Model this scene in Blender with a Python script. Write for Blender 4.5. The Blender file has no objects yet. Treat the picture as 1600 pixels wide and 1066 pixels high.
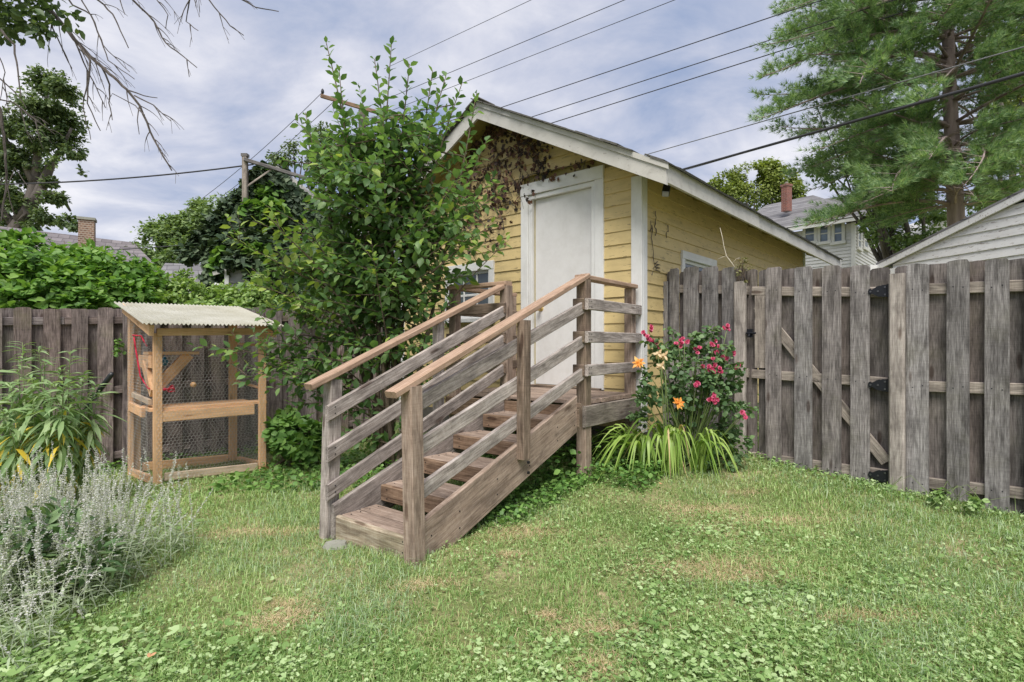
import bpy, math, random
import numpy as np
from mathutils import Vector, Matrix, noise as mnoise

random.seed(7)
RNG = np.random.default_rng(11)
SC = bpy.context.scene
COL = SC.collection
R = math.radians

# ------------------------------------------------------------------ camera, sky, sun
EZ = 1.20            # eye height above the world's zero level
FPX = 860.0          # focal length in pixels of a 1600 px wide picture
HZN = 540.0          # horizon row
cam_d = bpy.data.cameras.new('camera')
cam = bpy.data.objects.new('camera', cam_d)
COL.objects.link(cam)
cam.location = (0, 0, EZ)
cam.rotation_euler = (R(90), 0, 0)
cam_d.sensor_width = 36
cam_d.lens = 36 * FPX / 1600
cam_d.shift_y = (HZN - 533) / 1600
cam_d.clip_start = 0.05
cam_d.clip_end = 2000
SC.camera = cam

SUN_EL, SUN_AZ = R(57), R(186)    # azimuth clockwise from +Y
world = bpy.data.worlds.new('World')
SC.world = world
world.use_nodes = True
wn, wl = world.node_tree.nodes, world.node_tree.links
wn.clear()
wo = wn.new('ShaderNodeOutputWorld')
wb = wn.new('ShaderNodeBackground')
wb.inputs['Strength'].default_value = 0.1
sky = wn.new('ShaderNodeTexSky')
sky.sky_type = 'NISHITA'
sky.sun_disc = False
sky.sun_elevation = SUN_EL
sky.sun_rotation = SUN_AZ
tc = wn.new('ShaderNodeTexCoord')
sep = wn.new('ShaderNodeSeparateXYZ')
wl.new(tc.outputs['Generated'], sep.inputs[0])
def wmath(op, a, b=None):
    n = wn.new('ShaderNodeMath'); n.operation = op
    for i, v in enumerate((a, b)):
        if v is None: continue
        if isinstance(v, (int, float)): n.inputs[i].default_value = v
        else: wl.new(v, n.inputs[i])
    return n.outputs[0]
zc = wmath('ADD', wmath('ABSOLUTE', sep.outputs['Z']), 0.22)
cx = wmath('DIVIDE', sep.outputs['X'], zc)
cy = wmath('DIVIDE', sep.outputs['Y'], zc)
comb = wn.new('ShaderNodeCombineXYZ')
wl.new(cx, comb.inputs[0]); wl.new(cy, comb.inputs[1])
def wnoise(scale, detail, rough, off):
    mp = wn.new('ShaderNodeMapping'); mp.inputs['Location'].default_value = off
    mp.inputs['Scale'].default_value = (1, 1.15, 1)
    wl.new(comb.outputs[0], mp.inputs[0])
    n = wn.new('ShaderNodeTexNoise'); n.inputs['Scale'].default_value = scale
    n.inputs['Detail'].default_value = detail; n.inputs['Roughness'].default_value = rough
    n.inputs['Distortion'].default_value = 0.4
    wl.new(mp.outputs[0], n.inputs['Vector'])
    return n.outputs['Fac']
n1 = wnoise(0.9, 5, 0.5, (3.1, 1.7, 0))
n2 = wnoise(2.3, 8, 0.6, (0.3, 5.2, 0))
cr = wn.new('ShaderNodeValToRGB')      # cloud deck: slate blue gaps to pale lilac grey
e = cr.color_ramp.elements
e[0].position = 0.385; e[0].color = (0.25, 0.315, 0.47, 1)
e[1].position = 0.615; e[1].color = (0.70, 0.695, 0.735, 1)
m = e.new(0.50); m.color = (0.46, 0.485, 0.585, 1)
mixn = wmath('ADD', wmath('MULTIPLY', n1, 0.52), wmath('MULTIPLY', n2, 0.48))
wl.new(mixn, cr.inputs[0])
sc10 = wn.new('ShaderNodeVectorMath'); sc10.operation = 'SCALE'; sc10.inputs['Scale'].default_value = 10.8
wl.new(cr.outputs[0], sc10.inputs[0])
mx = wn.new('ShaderNodeMix'); mx.data_type = 'RGBA'
mx.inputs['Factor'].default_value = 0.93
wl.new(sky.outputs[0], mx.inputs['A']); wl.new(sc10.outputs[0], mx.inputs['B'])
wl.new(mx.outputs['Result'], wb.inputs['Color'])
wl.new(wb.outputs[0], wo.inputs[0])

sun_d = bpy.data.lights.new('sun', 'SUN')
sun = bpy.data.objects.new('sun', sun_d)
COL.objects.link(sun)
sun_d.energy = 4.0
sun_d.angle = R(34)
sun_d.color = (1.0, 0.955, 0.89)
sd = Vector((math.sin(SUN_AZ) * math.cos(SUN_EL), math.cos(SUN_AZ) * math.cos(SUN_EL), math.sin(SUN_EL)))
sun.rotation_euler = (-sd).to_track_quat('-Z', 'Y').to_euler()

SC.view_settings.view_transform = 'Standard'
SC.view_settings.look = 'None'
SC.view_settings.gamma = 1
SC.view_settings.exposure = 0.32
SC.view_settings.use_curve_mapping = False
SC.render.engine = 'CYCLES'
SC.cycles.max_bounces = 6
SC.cycles.diffuse_bounces = 3
SC.cycles.transmission_bounces = 4
SC.cycles.transparent_max_bounces = 6

# ------------------------------------------------------------------ helpers
def P(px, py, Y):
    """world point seen at photo pixel (px, py) at depth Y"""
    return Vector(((px - 800) * Y / FPX, Y, EZ + (HZN - py) * Y / FPX))

def tag(o, label=None, cat=None, group=None, kind=None):
    if label: o['label'] = label
    if cat: o['category'] = cat
    if group: o['group'] = group
    if kind: o['kind'] = kind
    return o

def thing(name, label, cat, loc=(0, 0, 0), group=None):
    o = bpy.data.objects.new(name, None)
    o.empty_display_size = 0.2
    COL.objects.link(o)
    o.location = loc
    return tag(o, label, cat, group)

WL = {}
def wloc(o):
    v = Vector((0, 0, 0))
    M = Matrix.Identity(4)
    chain = []
    while o: chain.append(o); o = o.parent
    for c in reversed(chain): M = M @ c.matrix_basis
    return M

def link(name, me, mat=None, parent=None, M=None):
    o = bpy.data.objects.new(name, me)
    COL.objects.link(o)
    if mat and not me.materials: me.materials.append(mat)
    M = M or Matrix.Identity(4)
    if parent:
        o.parent = parent
        M = wloc(parent).inverted() @ M
    o.matrix_basis = M
    return o

def pymesh(name, verts, faces, smooth=False):
    me = bpy.data.meshes.new(name)
    me.from_pydata([tuple(v) for v in verts], [], faces)
    if smooth: me.polygons.foreach_set('use_smooth', [True] * len(me.polygons))
    me.update()
    return me

def trimesh(name, V, F, smooth=False):
    """big numpy triangle mesh"""
    V = np.asarray(V, dtype=np.float32); F = np.asarray(F, dtype=np.int32)
    me = bpy.data.meshes.new(name)
    me.vertices.add(len(V)); me.vertices.foreach_set('co', V.ravel())
    me.loops.add(F.size); me.loops.foreach_set('vertex_index', F.ravel())
    me.polygons.add(len(F))
    me.polygons.foreach_set('loop_start', np.arange(0, F.size, 3, dtype=np.int32))
    if smooth: me.polygons.foreach_set('use_smooth', np.ones(len(F), dtype=bool))
    me.update(calc_edges=True)
    return me

class MB:
    """collects shapes in world space, builds ONE mesh object"""
    def __init__(s): s.v = []; s.f = []
    def add(s, verts, faces):
        b = len(s.v); s.v += [tuple(v) for v in verts]; s.f += [tuple(i + b for i in f) for f in faces]
    def box(s, c, sx, sy, sz, rz=0.0):
        M = Matrix.Translation(c) @ Matrix.Rotation(rz, 4, 'Z')
        vs = [M @ Vector((x * sx / 2, y * sy / 2, z * sz / 2)) for x in (-1, 1) for y in (-1, 1) for z in (-1, 1)]
        s.add(vs, [(0, 1, 3, 2), (4, 6, 7, 5), (0, 4, 5, 1), (2, 3, 7, 6), (0, 2, 6, 4), (1, 5, 7, 3)])
    def hexa(s, a, b):
        """8-corner block: a = 4 bottom corners, b = 4 top corners"""
        s.add(list(a) + list(b), [(3, 2, 1, 0), (4, 5, 6, 7), (0, 1, 5, 4), (1, 2, 6, 5), (2, 3, 7, 6), (3, 0, 4, 7)])
    def tube(s, pts, rad, n=6, cap=True):
        pts = [Vector(p) for p in pts]
        if not hasattr(rad, '__len__'): rad = [rad] * len(pts)
        ref = Vector((0.13, 0.31, 0.94))
        vs = []; fs = []
        for i, p in enumerate(pts):
            d = (pts[min(i + 1, len(pts) - 1)] - pts[max(i - 1, 0)]).normalized()
            x = d.cross(ref)
            if x.length < 0.05: x = d.cross(Vector((1, 0, 0)))
            x.normalize(); y = d.cross(x)
            for k in range(n):
                a = 2 * math.pi * k / n
                vs.append(p + (x * math.cos(a) + y * math.sin(a)) * rad[i])
        for i in range(len(pts) - 1):
            for k in range(n):
                fs.append((i * n + k, i * n + (k + 1) % n, (i + 1) * n + (k + 1) % n, (i + 1) * n + k))
        if cap:
            fs.append(tuple(range(n - 1, -1, -1))); fs.append(tuple((len(pts) - 1) * n + k for k in range(n)))
        s.add(vs, fs)
    def build(s, name, mat, parent=None, smooth=False):
        o0 = wloc(parent).translation if parent else Vector((0, 0, 0))
        me = pymesh(name, [Vector(v) - o0 for v in s.v], s.f, smooth)
        return link(name, me, mat, parent, Matrix.Translation(o0))

def inst(name, TV, TF, pos, rot, mat, parent=None, smooth=False):
    """one mesh of many copies of a small template. rot: (N,3,3) matrices incl. scale"""
    N = len(pos); nv = len(TV)
    V = np.einsum('nij,vj->nvi', rot, TV) + pos[:, None, :]
    F = (TF[None] + (np.arange(N) * nv)[:, None, None]).reshape(-1, 3)
    o0 = np.array(wloc(parent).translation) if parent else np.zeros(3)
    me = trimesh(name, V.reshape(-1, 3) - o0, F, smooth)
    return link(name, me, mat, parent, Matrix.Translation(Vector(o0)))

def norm(v): return v / np.maximum(np.linalg.norm(v, axis=-1, keepdims=True), 1e-9)
def frames(d, n, s, sw=None):
    """rotation matrices: x axis = d, z about n, scaled by s"""
    d = norm(d); y = norm(np.cross(n, d)); z = np.cross(d, y)
    s = np.asarray(s)[:, None]; sw = s if sw is None else np.asarray(sw)[:, None]
    return np.stack([d * s, y * sw, z * s], axis=-1)

def leaf_t(w=0.5, fold=0.08, droop=0.1, k=0.45):
    V = np.array([(0, 0, 0), (.28, w * .42, fold), (.28, -w * .42, fold), (k + .15, w * .5, fold - droop * .3), (k + .15, -w * .5, fold - droop * .3),
                  (1, 0, -droop), (.28, 0, 0), (k + .15, 0, -droop * .3), (.85, w * .2, fold * .4 - droop * .7), (.85, -w * .2, fold * .4 - droop * .7)], dtype=float)
    F = np.array([(0, 6, 1), (0, 2, 6), (6, 7, 1), (1, 7, 3), (2, 4, 7), (2, 7, 6), (7, 8, 3), (7, 5, 8), (7, 4, 9), (7, 9, 5)])
    return V, F
LEAF = leaf_t(0.55)
LEAF_BROAD = leaf_t(0.85, 0.05, 0.12)
LEAF_LANCE = leaf_t(0.16, 0.02, 0.22)
LEAF_MINI = (np.array([(0, 0, 0), (.45, .3, .06), (.45, -.3, .06), (1, 0, -.08)], dtype=float), np.array([(0, 2, 1), (1, 2, 3)]))
LEAF_IVY = (np.array([(0, 0, 0), (.1, .42, 0), (.42, .22, .05), (.5, .5, -.03), (1, 0, -.12), (.5, -.5, -.03), (.42, -.22, .05), (.1, -.42, 0), (.4, 0, .02)], dtype=float),
            np.array([(0, 8, 1), (1, 8, 2), (2, 8, 3), (3, 8, 4), (4, 8, 5), (5, 8, 6), (6, 8, 7), (7, 8, 0)]))

# ------------------------------------------------------------------ materials
def newmat(name):
    m = bpy.data.materials.new(name); m.use_nodes = True
    nt = m.node_tree; nt.nodes.clear()
    out = nt.nodes.new('ShaderNodeOutputMaterial')
    b = nt.nodes.new('ShaderNodeBsdfPrincipled')
    nt.links.new(b.outputs[0], out.inputs[0])
    return m, nt, b, out
def N(nt, t, **kw):
    n = nt.nodes.new(t)
    for k, v in kw.items(): setattr(n, k, v)
    return n
def setin(nt, n, **kw):
    for k, v in kw.items():
        i = n.inputs[k.replace('_', ' ')]
        if hasattr(v, 'is_output'): nt.links.new(v, i)
        else: i.default_value = v
    return n
def mth(nt, op, a, b=None, c=None):
    n = N(nt, 'ShaderNodeMath', operation=op)
    for i, v in enumerate((a, b, c)):
        if v is None: continue
        if isinstance(v, (int, float)): n.inputs[i].default_value = v
        else: nt.links.new(v, n.inputs[i])
    return n.outputs[0]
def ramp(nt, fac, stops):
    n = N(nt, 'ShaderNodeValToRGB'); e = n.color_ramp.elements
    e[0].position, e[0].color = stops[0][0], (*stops[0][1], 1)
    e[1].position, e[1].color = stops[-1][0], (*stops[-1][1], 1)
    for p, c in stops[1:-1]:
        x = e.new(p); x.color = (*c, 1)
    nt.links.new(fac, n.inputs[0])
    return n.outputs[0]
def mixc(nt, fac, a, b, blend='MIX'):
    n = N(nt, 'ShaderNodeMix', data_type='RGBA', blend_type=blend)
    for k, v in (('Factor', fac), ('A', a), ('B', b)):
        i = [s for s in n.inputs if s.name == k and (s.type == ('VALUE' if k == 'Factor' else 'RGBA'))][0]
        if hasattr(v, 'is_output'): nt.links.new(v, i)
        elif k == 'Factor': i.default_value = v
        else: i.default_value = (*v, 1)
    return [s for s in n.outputs if s.type == 'RGBA'][0]
def noise(nt, vec, scale, detail=4, rough=.55, dist=0.0):
    n = N(nt, 'ShaderNodeTexNoise')
    setin(nt, n, Scale=scale, Detail=detail, Roughness=rough, Distortion=dist)
    if vec is not None: nt.links.new(vec, n.inputs['Vector'])
    return n.outputs['Fac']
def bump(nt, b, h, strength, dist=0.01):
    n = N(nt, 'ShaderNodeBump'); n.inputs['Strength'].default_value = strength; n.inputs['Distance'].default_value = dist
    nt.links.new(h, n.inputs['Height']); nt.links.new(n.outputs[0], b.inputs['Normal'])
def objvec(nt, scale, rnd=True):
    """object coordinates, scaled, shifted by a random amount per object"""
    t = N(nt, 'ShaderNodeTexCoord'); mp = N(nt, 'ShaderNodeMapping'); mp.inputs['Scale'].default_value = scale
    src = t.outputs['Object']
    if rnd:
        oi = N(nt, 'ShaderNodeObjectInfo')
        a = N(nt, 'ShaderNodeVectorMath', operation='ADD'); c = N(nt, 'ShaderNodeCombineXYZ')
        r = mth(nt, 'MULTIPLY', oi.outputs['Random'], 37.0)
        for i in range(3): nt.links.new(r, c.inputs[i])
        nt.links.new(src, a.inputs[0]); nt.links.new(c.outputs[0], a.inputs[1]); src = a.outputs[0]
    nt.links.new(src, mp.inputs['Vector'])
    return mp.outputs[0]

def wood(name, dark, mid, light, var=0.35, green=0.0, knots=True, tint=None, grey=0.0, con=1.0):
    m, nt, b, out = newmat(name)
    v = objvec(nt, (2.6, 42, 42)); v2 = objvec(nt, (2.2, 7, 7)); v3 = objvec(nt, (9.0, 170, 170)); v4 = objvec(nt, (1, 1, 1)); vs_ = objvec(nt, (150, 9, 9))
    g = noise(nt, v, 2.2, 7, .62, .35)
    f = noise(nt, v3, 1.6, 4, .7, .1); saw = noise(nt, vs_, 1.0, 3, .6)
    s = noise(nt, v2, 1.6, 4, .6, .5)
    mixf = mth(nt, 'ADD', mth(nt, 'ADD', mth(nt, 'MULTIPLY', g, .5), mth(nt, 'MULTIPLY', f, .38)), mth(nt, 'MULTIPLY', saw, .12))
    c = ramp(nt, mixf, [(.36, dark), (.49, mid), (.61, light)])
    stain = ramp(nt, s, [(.36, (.50, .49, .49)), (.5, (1, 1, 1)), (.66, (1.30, 1.29, 1.29))])
    c = mixc(nt, .8 * con, c, stain, 'MULTIPLY')
    oi = N(nt, 'ShaderNodeObjectInfo')
    br = mth(nt, 'ADD', mth(nt, 'MULTIPLY', oi.outputs['Random'], var), 1 - var * .5)
    hs = N(nt, 'ShaderNodeHueSaturation'); nt.links.new(c, hs.inputs['Color']); nt.links.new(br, hs.inputs['Value'])
    c = hs.outputs[0]
    if tint:       # second tone, per board
        fr = mth(nt, 'FRACT', mth(nt, 'MULTIPLY', oi.outputs['Random'], 7.31))
        c = mixc(nt, mth(nt, 'MULTIPLY', fr, tint[1]), c, mixc(nt, 1.0, c, tint[0], 'MULTIPLY'))
    if green:
        gn = noise(nt, v4, 3.5, 5, .6)
        c = mixc(nt, mth(nt, 'MULTIPLY', ramp(nt, gn, [(.5, (0, 0, 0)), (.72, (1, 1, 1))]), green), c, (.20, .20, .09))
    crack = ramp(nt, noise(nt, objvec(nt, (.7, 45, 45)), 1.7, 5, .5, .2), [(.27, (.25, .22, .2)), (.345, (1, 1, 1))])
    c = mixc(nt, .75 * con, c, crack, 'MULTIPLY')
    if knots:
        vo = N(nt, 'ShaderNodeTexVoronoi'); setin(nt, vo, Scale=1.0, Randomness=1.0); nt.links.new(objvec(nt, (2.4, 9, 9)), vo.inputs['Vector'])
        k = ramp(nt, vo.outputs['Distance'], [(.10, (.32, .25, .22)), (.17, (1, 1, 1))])
        c = mixc(nt, .8 * (.4 + .6 * con), c, k, 'MULTIPLY')
    nt.links.new(c, b.inputs['Base Color'])
    b.inputs['Roughness'].default_value = .85
    b.inputs['Specular IOR Level'].default_value = .25
    bump(nt, b, mth(nt, 'ADD', mixf, mth(nt, 'MULTIPLY', N(nt, 'ShaderNodeRGBToBW').outputs[0], 0)), .55, .004)
    return m

def paint(name, col, dirt=(.25, .2, .12), damt=.35, chips=0.0, chipcol=(.3, .27, .24), rough=.6, var=.06, gscale=1.0):
    m, nt, b, out = newmat(name)
    v = objvec(nt, (1.2, 7, 7)); v4 = objvec(nt, (1, 1, 1)); vg = objvec(nt, (1.5, 60, 60))
    n1 = noise(nt, v, 1.8 * gscale, 5, .6, .4)
    c = mixc(nt, mth(nt, 'MULTIPLY', ramp(nt, n1, [(.52, (0, 0, 0)), (.8, (1, 1, 1))]), damt), col, dirt)
    n2 = noise(nt, v4, 9, 6, .65)
    c = mixc(nt, .5, c, ramp(nt, n2, [(.3, (.86, .85, .83)), (.6, (1.04, 1.04, 1.04))]), 'MULTIPLY')
    if chips:
        n3 = noise(nt, objvec(nt, (3, 16, 16)), 2.4, 7, .7, .3)
        c = mixc(nt, ramp(nt, n3, [(.66 - chips * .1, (0, 0, 0)), (.675 - chips * .1, (1, 1, 1))]), c, chipcol)
    oi = N(nt, 'ShaderNodeObjectInfo')
    hs = N(nt, 'ShaderNodeHueSaturation'); nt.links.new(c, hs.inputs['Color'])
    nt.links.new(mth(nt, 'ADD', mth(nt, 'MULTIPLY', oi.outputs['Random'], var), 1 - var * .5), hs.inputs['Value'])
    nt.links.new(hs.outputs[0], b.inputs['Base Color'])
    b.inputs['Roughness'].default_value = rough
    bump(nt, b, noise(nt, vg, 2, 4, .6), .25, .003)
    return m

def foliage(name, dark, mid, light, trans=.28, rough=.5, patch=2.0, spec=.35, wood_mix=None):
    """leaf colour differs leaf by leaf, and drifts over the plant"""
    m, nt, b, out = newmat(name)
    ge = N(nt, 'ShaderNodeNewGeometry')
    r = mth(nt, 'FRACT', mth(nt, 'ADD', ge.outputs['Random Per Island'], N(nt, 'ShaderNodeObjectInfo').outputs['Random']))
    t = N(nt, 'ShaderNodeTexCoord')
    pn = noise(nt, t.outputs['Object'], patch, 3, .5)
    f = mth(nt, 'ADD', mth(nt, 'MULTIPLY', r, .55), mth(nt, 'MULTIPLY', pn, .55))
    c = ramp(nt, f, [(.22, dark), (.52, mid), (.82, light)])
    nt.links.new(c, b.inputs['Base Color'])
    b.inputs['Roughness'].default_value = rough
    b.inputs['Specular IOR Level'].default_value = spec
    tr = N(nt, 'ShaderNodeBsdfTranslucent')
    c2 = mixc(nt, 1.0, c, (1.25, 1.3, .6), 'MULTIPLY')
    nt.links.new(c2, tr.inputs['Color'])
    mxs = N(nt, 'ShaderNodeMixShader'); mxs.inputs[0].default_value = trans
    nt.links.new(b.outputs[0], mxs.inputs[1]); nt.links.new(tr.outputs[0], mxs.inputs[2])
    nt.links.new(mxs.outputs[0], out.inputs[0])
    return m

def simple(name, col, rough=.6, metal=0.0, bmp=0.0, bscale=30, var=.15, nscale=8):
    m, nt, b, out = newmat(name)
    t = N(nt, 'ShaderNodeTexCoord')
    n = noise(nt, t.outputs['Object'], nscale, 5, .6)
    c = mixc(nt, 1.0, col, ramp(nt, n, [(.3, (1 - var,) * 3), (.7, (1 + var,) * 3)]), 'MULTIPLY')
    nt.links.new(c, b.inputs['Base Color'])
    b.inputs['Roughness'].default_value = rough; b.inputs['Metallic'].default_value = metal
    if bmp: bump(nt, b, noise(nt, t.outputs['Object'], bscale, 5, .6), bmp, .01)
    return m

def bark(name, dark, light, scale=6):
    m, nt, b, out = newmat(name)
    t = N(nt, 'ShaderNodeTexCoord'); mp = N(nt, 'ShaderNodeMapping'); mp.inputs['Scale'].default_value = (1, 1, .3)
    nt.links.new(t.outputs['Object'], mp.inputs[0])
    n = noise(nt, mp.outputs[0], scale, 6, .65, .6)
    nt.links.new(ramp(nt, n, [(.35, dark), (.65, light)]), b.inputs['Base Color'])
    b.inputs['Roughness'].default_value = .9
    bump(nt, b, n, .8, .03)
    return m

def brickmat(name, c1, c2, mortar, sc):
    m, nt, b, out = newmat(name)
    t = N(nt, 'ShaderNodeTexCoord')
    s = N(nt, 'ShaderNodeSeparateXYZ'); nt.links.new(t.outputs['Object'], s.inputs[0])
    c = N(nt, 'ShaderNodeCombineXYZ'); nt.links.new(mth(nt, 'ADD', s.outputs[0], s.outputs[1]), c.inputs[0]); nt.links.new(s.outputs[2], c.inputs[1])
    br = N(nt, 'ShaderNodeTexBrick'); nt.links.new(c.outputs[0], br.inputs['Vector'])
    setin(nt, br, Scale=sc, Mortar_Size=.02, Color1=(*c1, 1), Color2=(*c2, 1), Mortar=(*mortar, 1), Bias=0.0)
    nt.links.new(br.outputs['Color'], b.inputs['Base Color']); b.inputs['Roughness'].default_value = .9
    bump(nt, b, br.outputs['Fac'], -.5, .02)
    return m

def shinglemat(name, c1, c2, row=.14):
    m, nt, b, out = newmat(name)
    t = N(nt, 'ShaderNodeTexCoord')
    s = N(nt, 'ShaderNodeSeparateXYZ'); nt.links.new(t.outputs['Object'], s.inputs[0])
    c = N(nt, 'ShaderNodeCombineXYZ'); nt.links.new(mth(nt, 'ADD', s.outputs[0], mth(nt, 'MULTIPLY', s.outputs[1], .6)), c.inputs[0]); nt.links.new(s.outputs[2], c.inputs[1])
    br = N(nt, 'ShaderNodeTexBrick'); nt.links.new(c.outputs[0], br.inputs['Vector'])
    setin(nt, br, Scale=1.0, Mortar_Size=.008, Brick_Width=.32, Row_Height=row, Color1=(*c1, 1), Color2=(*c2, 1), Mortar=(c1[0] * .45, c1[1] * .45, c1[2] * .45, 1))
    n = noise(nt, t.outputs['Object'], 1.2, 6, .6)
    cc = mixc(nt, 1.0, br.outputs['Color'], ramp(nt, n, [(.3, (.75, .75, .78)), (.7, (1.2, 1.2, 1.2))]), 'MULTIPLY')
    nt.links.new(cc, b.inputs['Base Color']); b.inputs['Roughness'].default_value = .95
    bump(nt, b, br.outputs['Fac'], -.4, .02)
    return m

M = {}
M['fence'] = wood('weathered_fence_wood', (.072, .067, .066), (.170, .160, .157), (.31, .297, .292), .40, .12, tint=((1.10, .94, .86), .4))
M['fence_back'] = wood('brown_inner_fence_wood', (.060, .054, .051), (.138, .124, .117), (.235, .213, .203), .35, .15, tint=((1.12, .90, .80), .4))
M['fence_left'] = wood('weathered_purple_grey_wood', (.065, .054, .054), (.165, .143, .142), (.31, .275, .27), .45, .3, tint=((1.1, .90, .76), .55))
M['rail_wood'] = wood('fence_rail_wood', (.12, .10, .085), (.25, .215, .185), (.40, .35, .30), .3)
M['post_wood'] = wood('pale_post_wood', (.17, .145, .13), (.30, .265, .24), (.44, .40, .36), .15)
M['stair'] = wood('weathered_stair_wood', (.15, .108, .080), (.285, .212, .165), (.41, .325, .265), .2, .05, con=.85)
M['stair_grey'] = wood('grey_rail_board_wood', (.13, .11, .098), (.285, .247, .222), (.46, .415, .385), .4)
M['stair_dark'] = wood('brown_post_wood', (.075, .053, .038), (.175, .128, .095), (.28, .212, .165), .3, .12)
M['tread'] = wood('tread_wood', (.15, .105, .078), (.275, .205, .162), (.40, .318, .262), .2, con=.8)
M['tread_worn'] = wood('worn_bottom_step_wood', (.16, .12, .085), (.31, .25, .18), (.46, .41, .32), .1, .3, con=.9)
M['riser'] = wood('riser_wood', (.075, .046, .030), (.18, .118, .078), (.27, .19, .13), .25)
M['handrail'] = wood('brown_handrail_wood', (.24, .155, .105), (.37, .25, .175), (.48, .345, .26), .1, con=.4)
M['pine'] = wood('fresh_pine', (.60, .34, .175), (.74, .455, .255), (.84, .57, .35), .12, con=.3)
M['pine_pale'] = wood('pale_pine', (.5, .38, .27), (.6, .47, .34), (.68, .56, .43), .1, con=.4)
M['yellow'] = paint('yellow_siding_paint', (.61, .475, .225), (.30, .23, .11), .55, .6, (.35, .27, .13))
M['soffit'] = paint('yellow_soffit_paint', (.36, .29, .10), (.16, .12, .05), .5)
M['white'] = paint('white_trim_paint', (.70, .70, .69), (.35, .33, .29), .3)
M['door'] = paint('white_door_paint', (.72, .71, .70), (.5, .5, .48), .3, rough=.45, gscale=.4)
M['fascia'] = paint('greyed_white_fascia_paint', (.50, .485, .45), (.22, .2, .17), .45, .3, (.3, .28, .25))
M['peel'] = paint('peeling_white_paint', (.70, .70, .69), (.42, .41, .38), .35, .75, (.36, .33, .30))
M['house_grey'] = paint('pale_grey_house_paint', (.60, .60, .60), (.4, .4, .4), .2)
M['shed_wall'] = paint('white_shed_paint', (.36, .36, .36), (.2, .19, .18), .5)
M['shingle_edge'] = simple('roof_shingle_edge', (.10, .095, .085), .95, 0, .4, 60, .35, 25)
M['shingle_far'] = shinglemat('grey_roof_shingles', (.135, .13, .135), (.21, .205, .21), .16)
M['shingle_left'] = shinglemat('brown_grey_roof_shingles', (.13, .115, .12), (.20, .18, .185), .16)
M['brick_red'] = brickmat('red_chimney_brick', (.26, .085, .06), (.16, .055, .045), (.33, .26, .23), 4.2)
M['brick_tan'] = brickmat('tan_chimney_brick', (.25, .15, .10), (.15, .09, .065), (.50, .45, .38), 4.2)
M['foundation'] = simple('stained_concrete', (.16, .145, .125), .95, 0, .5, 12, .4, 4)
M['black_metal'] = simple('black_metal', (.012, .013, .018), .45, .3, .1)
M['black_plastic'] = simple('black_plastic', (.018, .02, .022), .4)
M['brass'] = simple('brass', (.80, .58, .22), .35, .55)
M['wire'] = simple('black_cable', (.03, .03, .035), .7)
M['wire_light'] = simple('weathered_aluminium_cable', (.16, .16, .17), .6)
M['glassbulb'] = simple('lamp_lens', (.35, .36, .4), .15)
M['galv'] = simple('galvanised_wire', (.50, .49, .47), .5, .3)
M['metal_roof'] = simple('galvanised_roof_metal', (.42, .44, .47), .45, .2, .1)
M['rope'] = simple('red_rope', (.62, .03, .07), .7)
M['blue'] = simple('blue_toy_plastic', (.03, .20, .36), .5)
M['woodball'] = simple('turned_pine', (.60, .36, .18), .6)
def glassmat(name, col, rough=.05):
    m, nt, b, out = newmat(name)
    t = N(nt, 'ShaderNodeTexCoord')
    n = noise(nt, t.outputs['Object'], 3, 4, .6)
    nt.links.new(ramp(nt, n, [(.35, col), (.7, tuple(x * 1.8 + .01 for x in col))]), b.inputs['Base Color'])
    b.inputs['Roughness'].default_value = rough; b.inputs['Specular IOR Level'].default_value = .8
    return m
M['glass'] = glassmat('dark_window_glass', (.02, .035, .04))
M['glass_far'] = glassmat('far_window_glass', (.10, .13, .17))
# corrugated roof sheet: translucent ivory
m, nt, b, out = newmat('ivory_corrugated_sheet')
t = N(nt, 'ShaderNodeTexCoord'); nn = noise(nt, t.outputs['Object'], 3.5, 5, .6)
nt.links.new(ramp(nt, nn, [(.3, (.36, .34, .25)), (.7, (.52, .505, .43))]), b.inputs['Base Color']); b.inputs['Roughness'].default_value = .5
M['corrugated'] = m
# leaves
M['lf_tree'] = foliage('plum_leaf', (.055, .12, .042), (.115, .212, .075), (.22, .345, .125), .45, .42)
M['lf_tree_lite'] = foliage('young_plum_leaf', (.17, .27, .06), (.26, .37, .08), (.38, .46, .12), .35)
M['lf_hedge'] = foliage('bright_shrub_leaf', (.07, .165, .030), (.145, .29, .06), (.27, .43, .11), .38, patch=1.8)
M['lf_hedge2'] = foliage('pale_vine_leaf', (.12, .21, .055), (.21, .33, .09), (.34, .45, .15), .3, patch=1.5)
M['lf_far'] = foliage('far_tree_leaf', (.08, .14, .045), (.15, .23, .08), (.26, .35, .13), .32, patch=.35)
M['lf_maple'] = foliage('maple_leaf', (.050, .090, .038), (.10, .155, .062), (.19, .25, .10), .3, patch=.4)
M['lf_back'] = foliage('yellow_green_leaf', (.11, .16, .035), (.19, .25, .055), (.30, .35, .09), .3, patch=.4)
M['lf_ivy'] = foliage('dark_ivy_leaf', (.020, .040, .020), (.048, .080, .042), (.12, .165, .09), .15, .55, patch=1.4, spec=.25)
M['lf_ivy_lite'] = foliage('green_ivy_leaf', (.06, .14, .03), (.11, .22, .045), (.19, .32, .07), .3)
M['lf_dead'] = foliage('dead_vine_leaf', (.022, .020, .018), (.060, .034, .026), (.16, .078, .048), .1, .7, patch=2.2)
M['needle'] = foliage('pine_needle', (.060, .135, .055), (.175, .295, .13), (.38, .50, .26), .3, .5, patch=1.1)
M['lf_rose'] = foliage('rose_leaf', (.055, .11, .045), (.105, .19, .075), (.19, .29, .125), .3, .5)
M['lf_lily'] = foliage('daylily_leaf', (.15, .27, .045), (.27, .41, .085), (.42, .54, .16), .35, .4)
M['lf_willow'] = foliage('lance_leaf', (.14, .24, .09), (.24, .36, .15), (.38, .48, .25), .3, .5)
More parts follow.
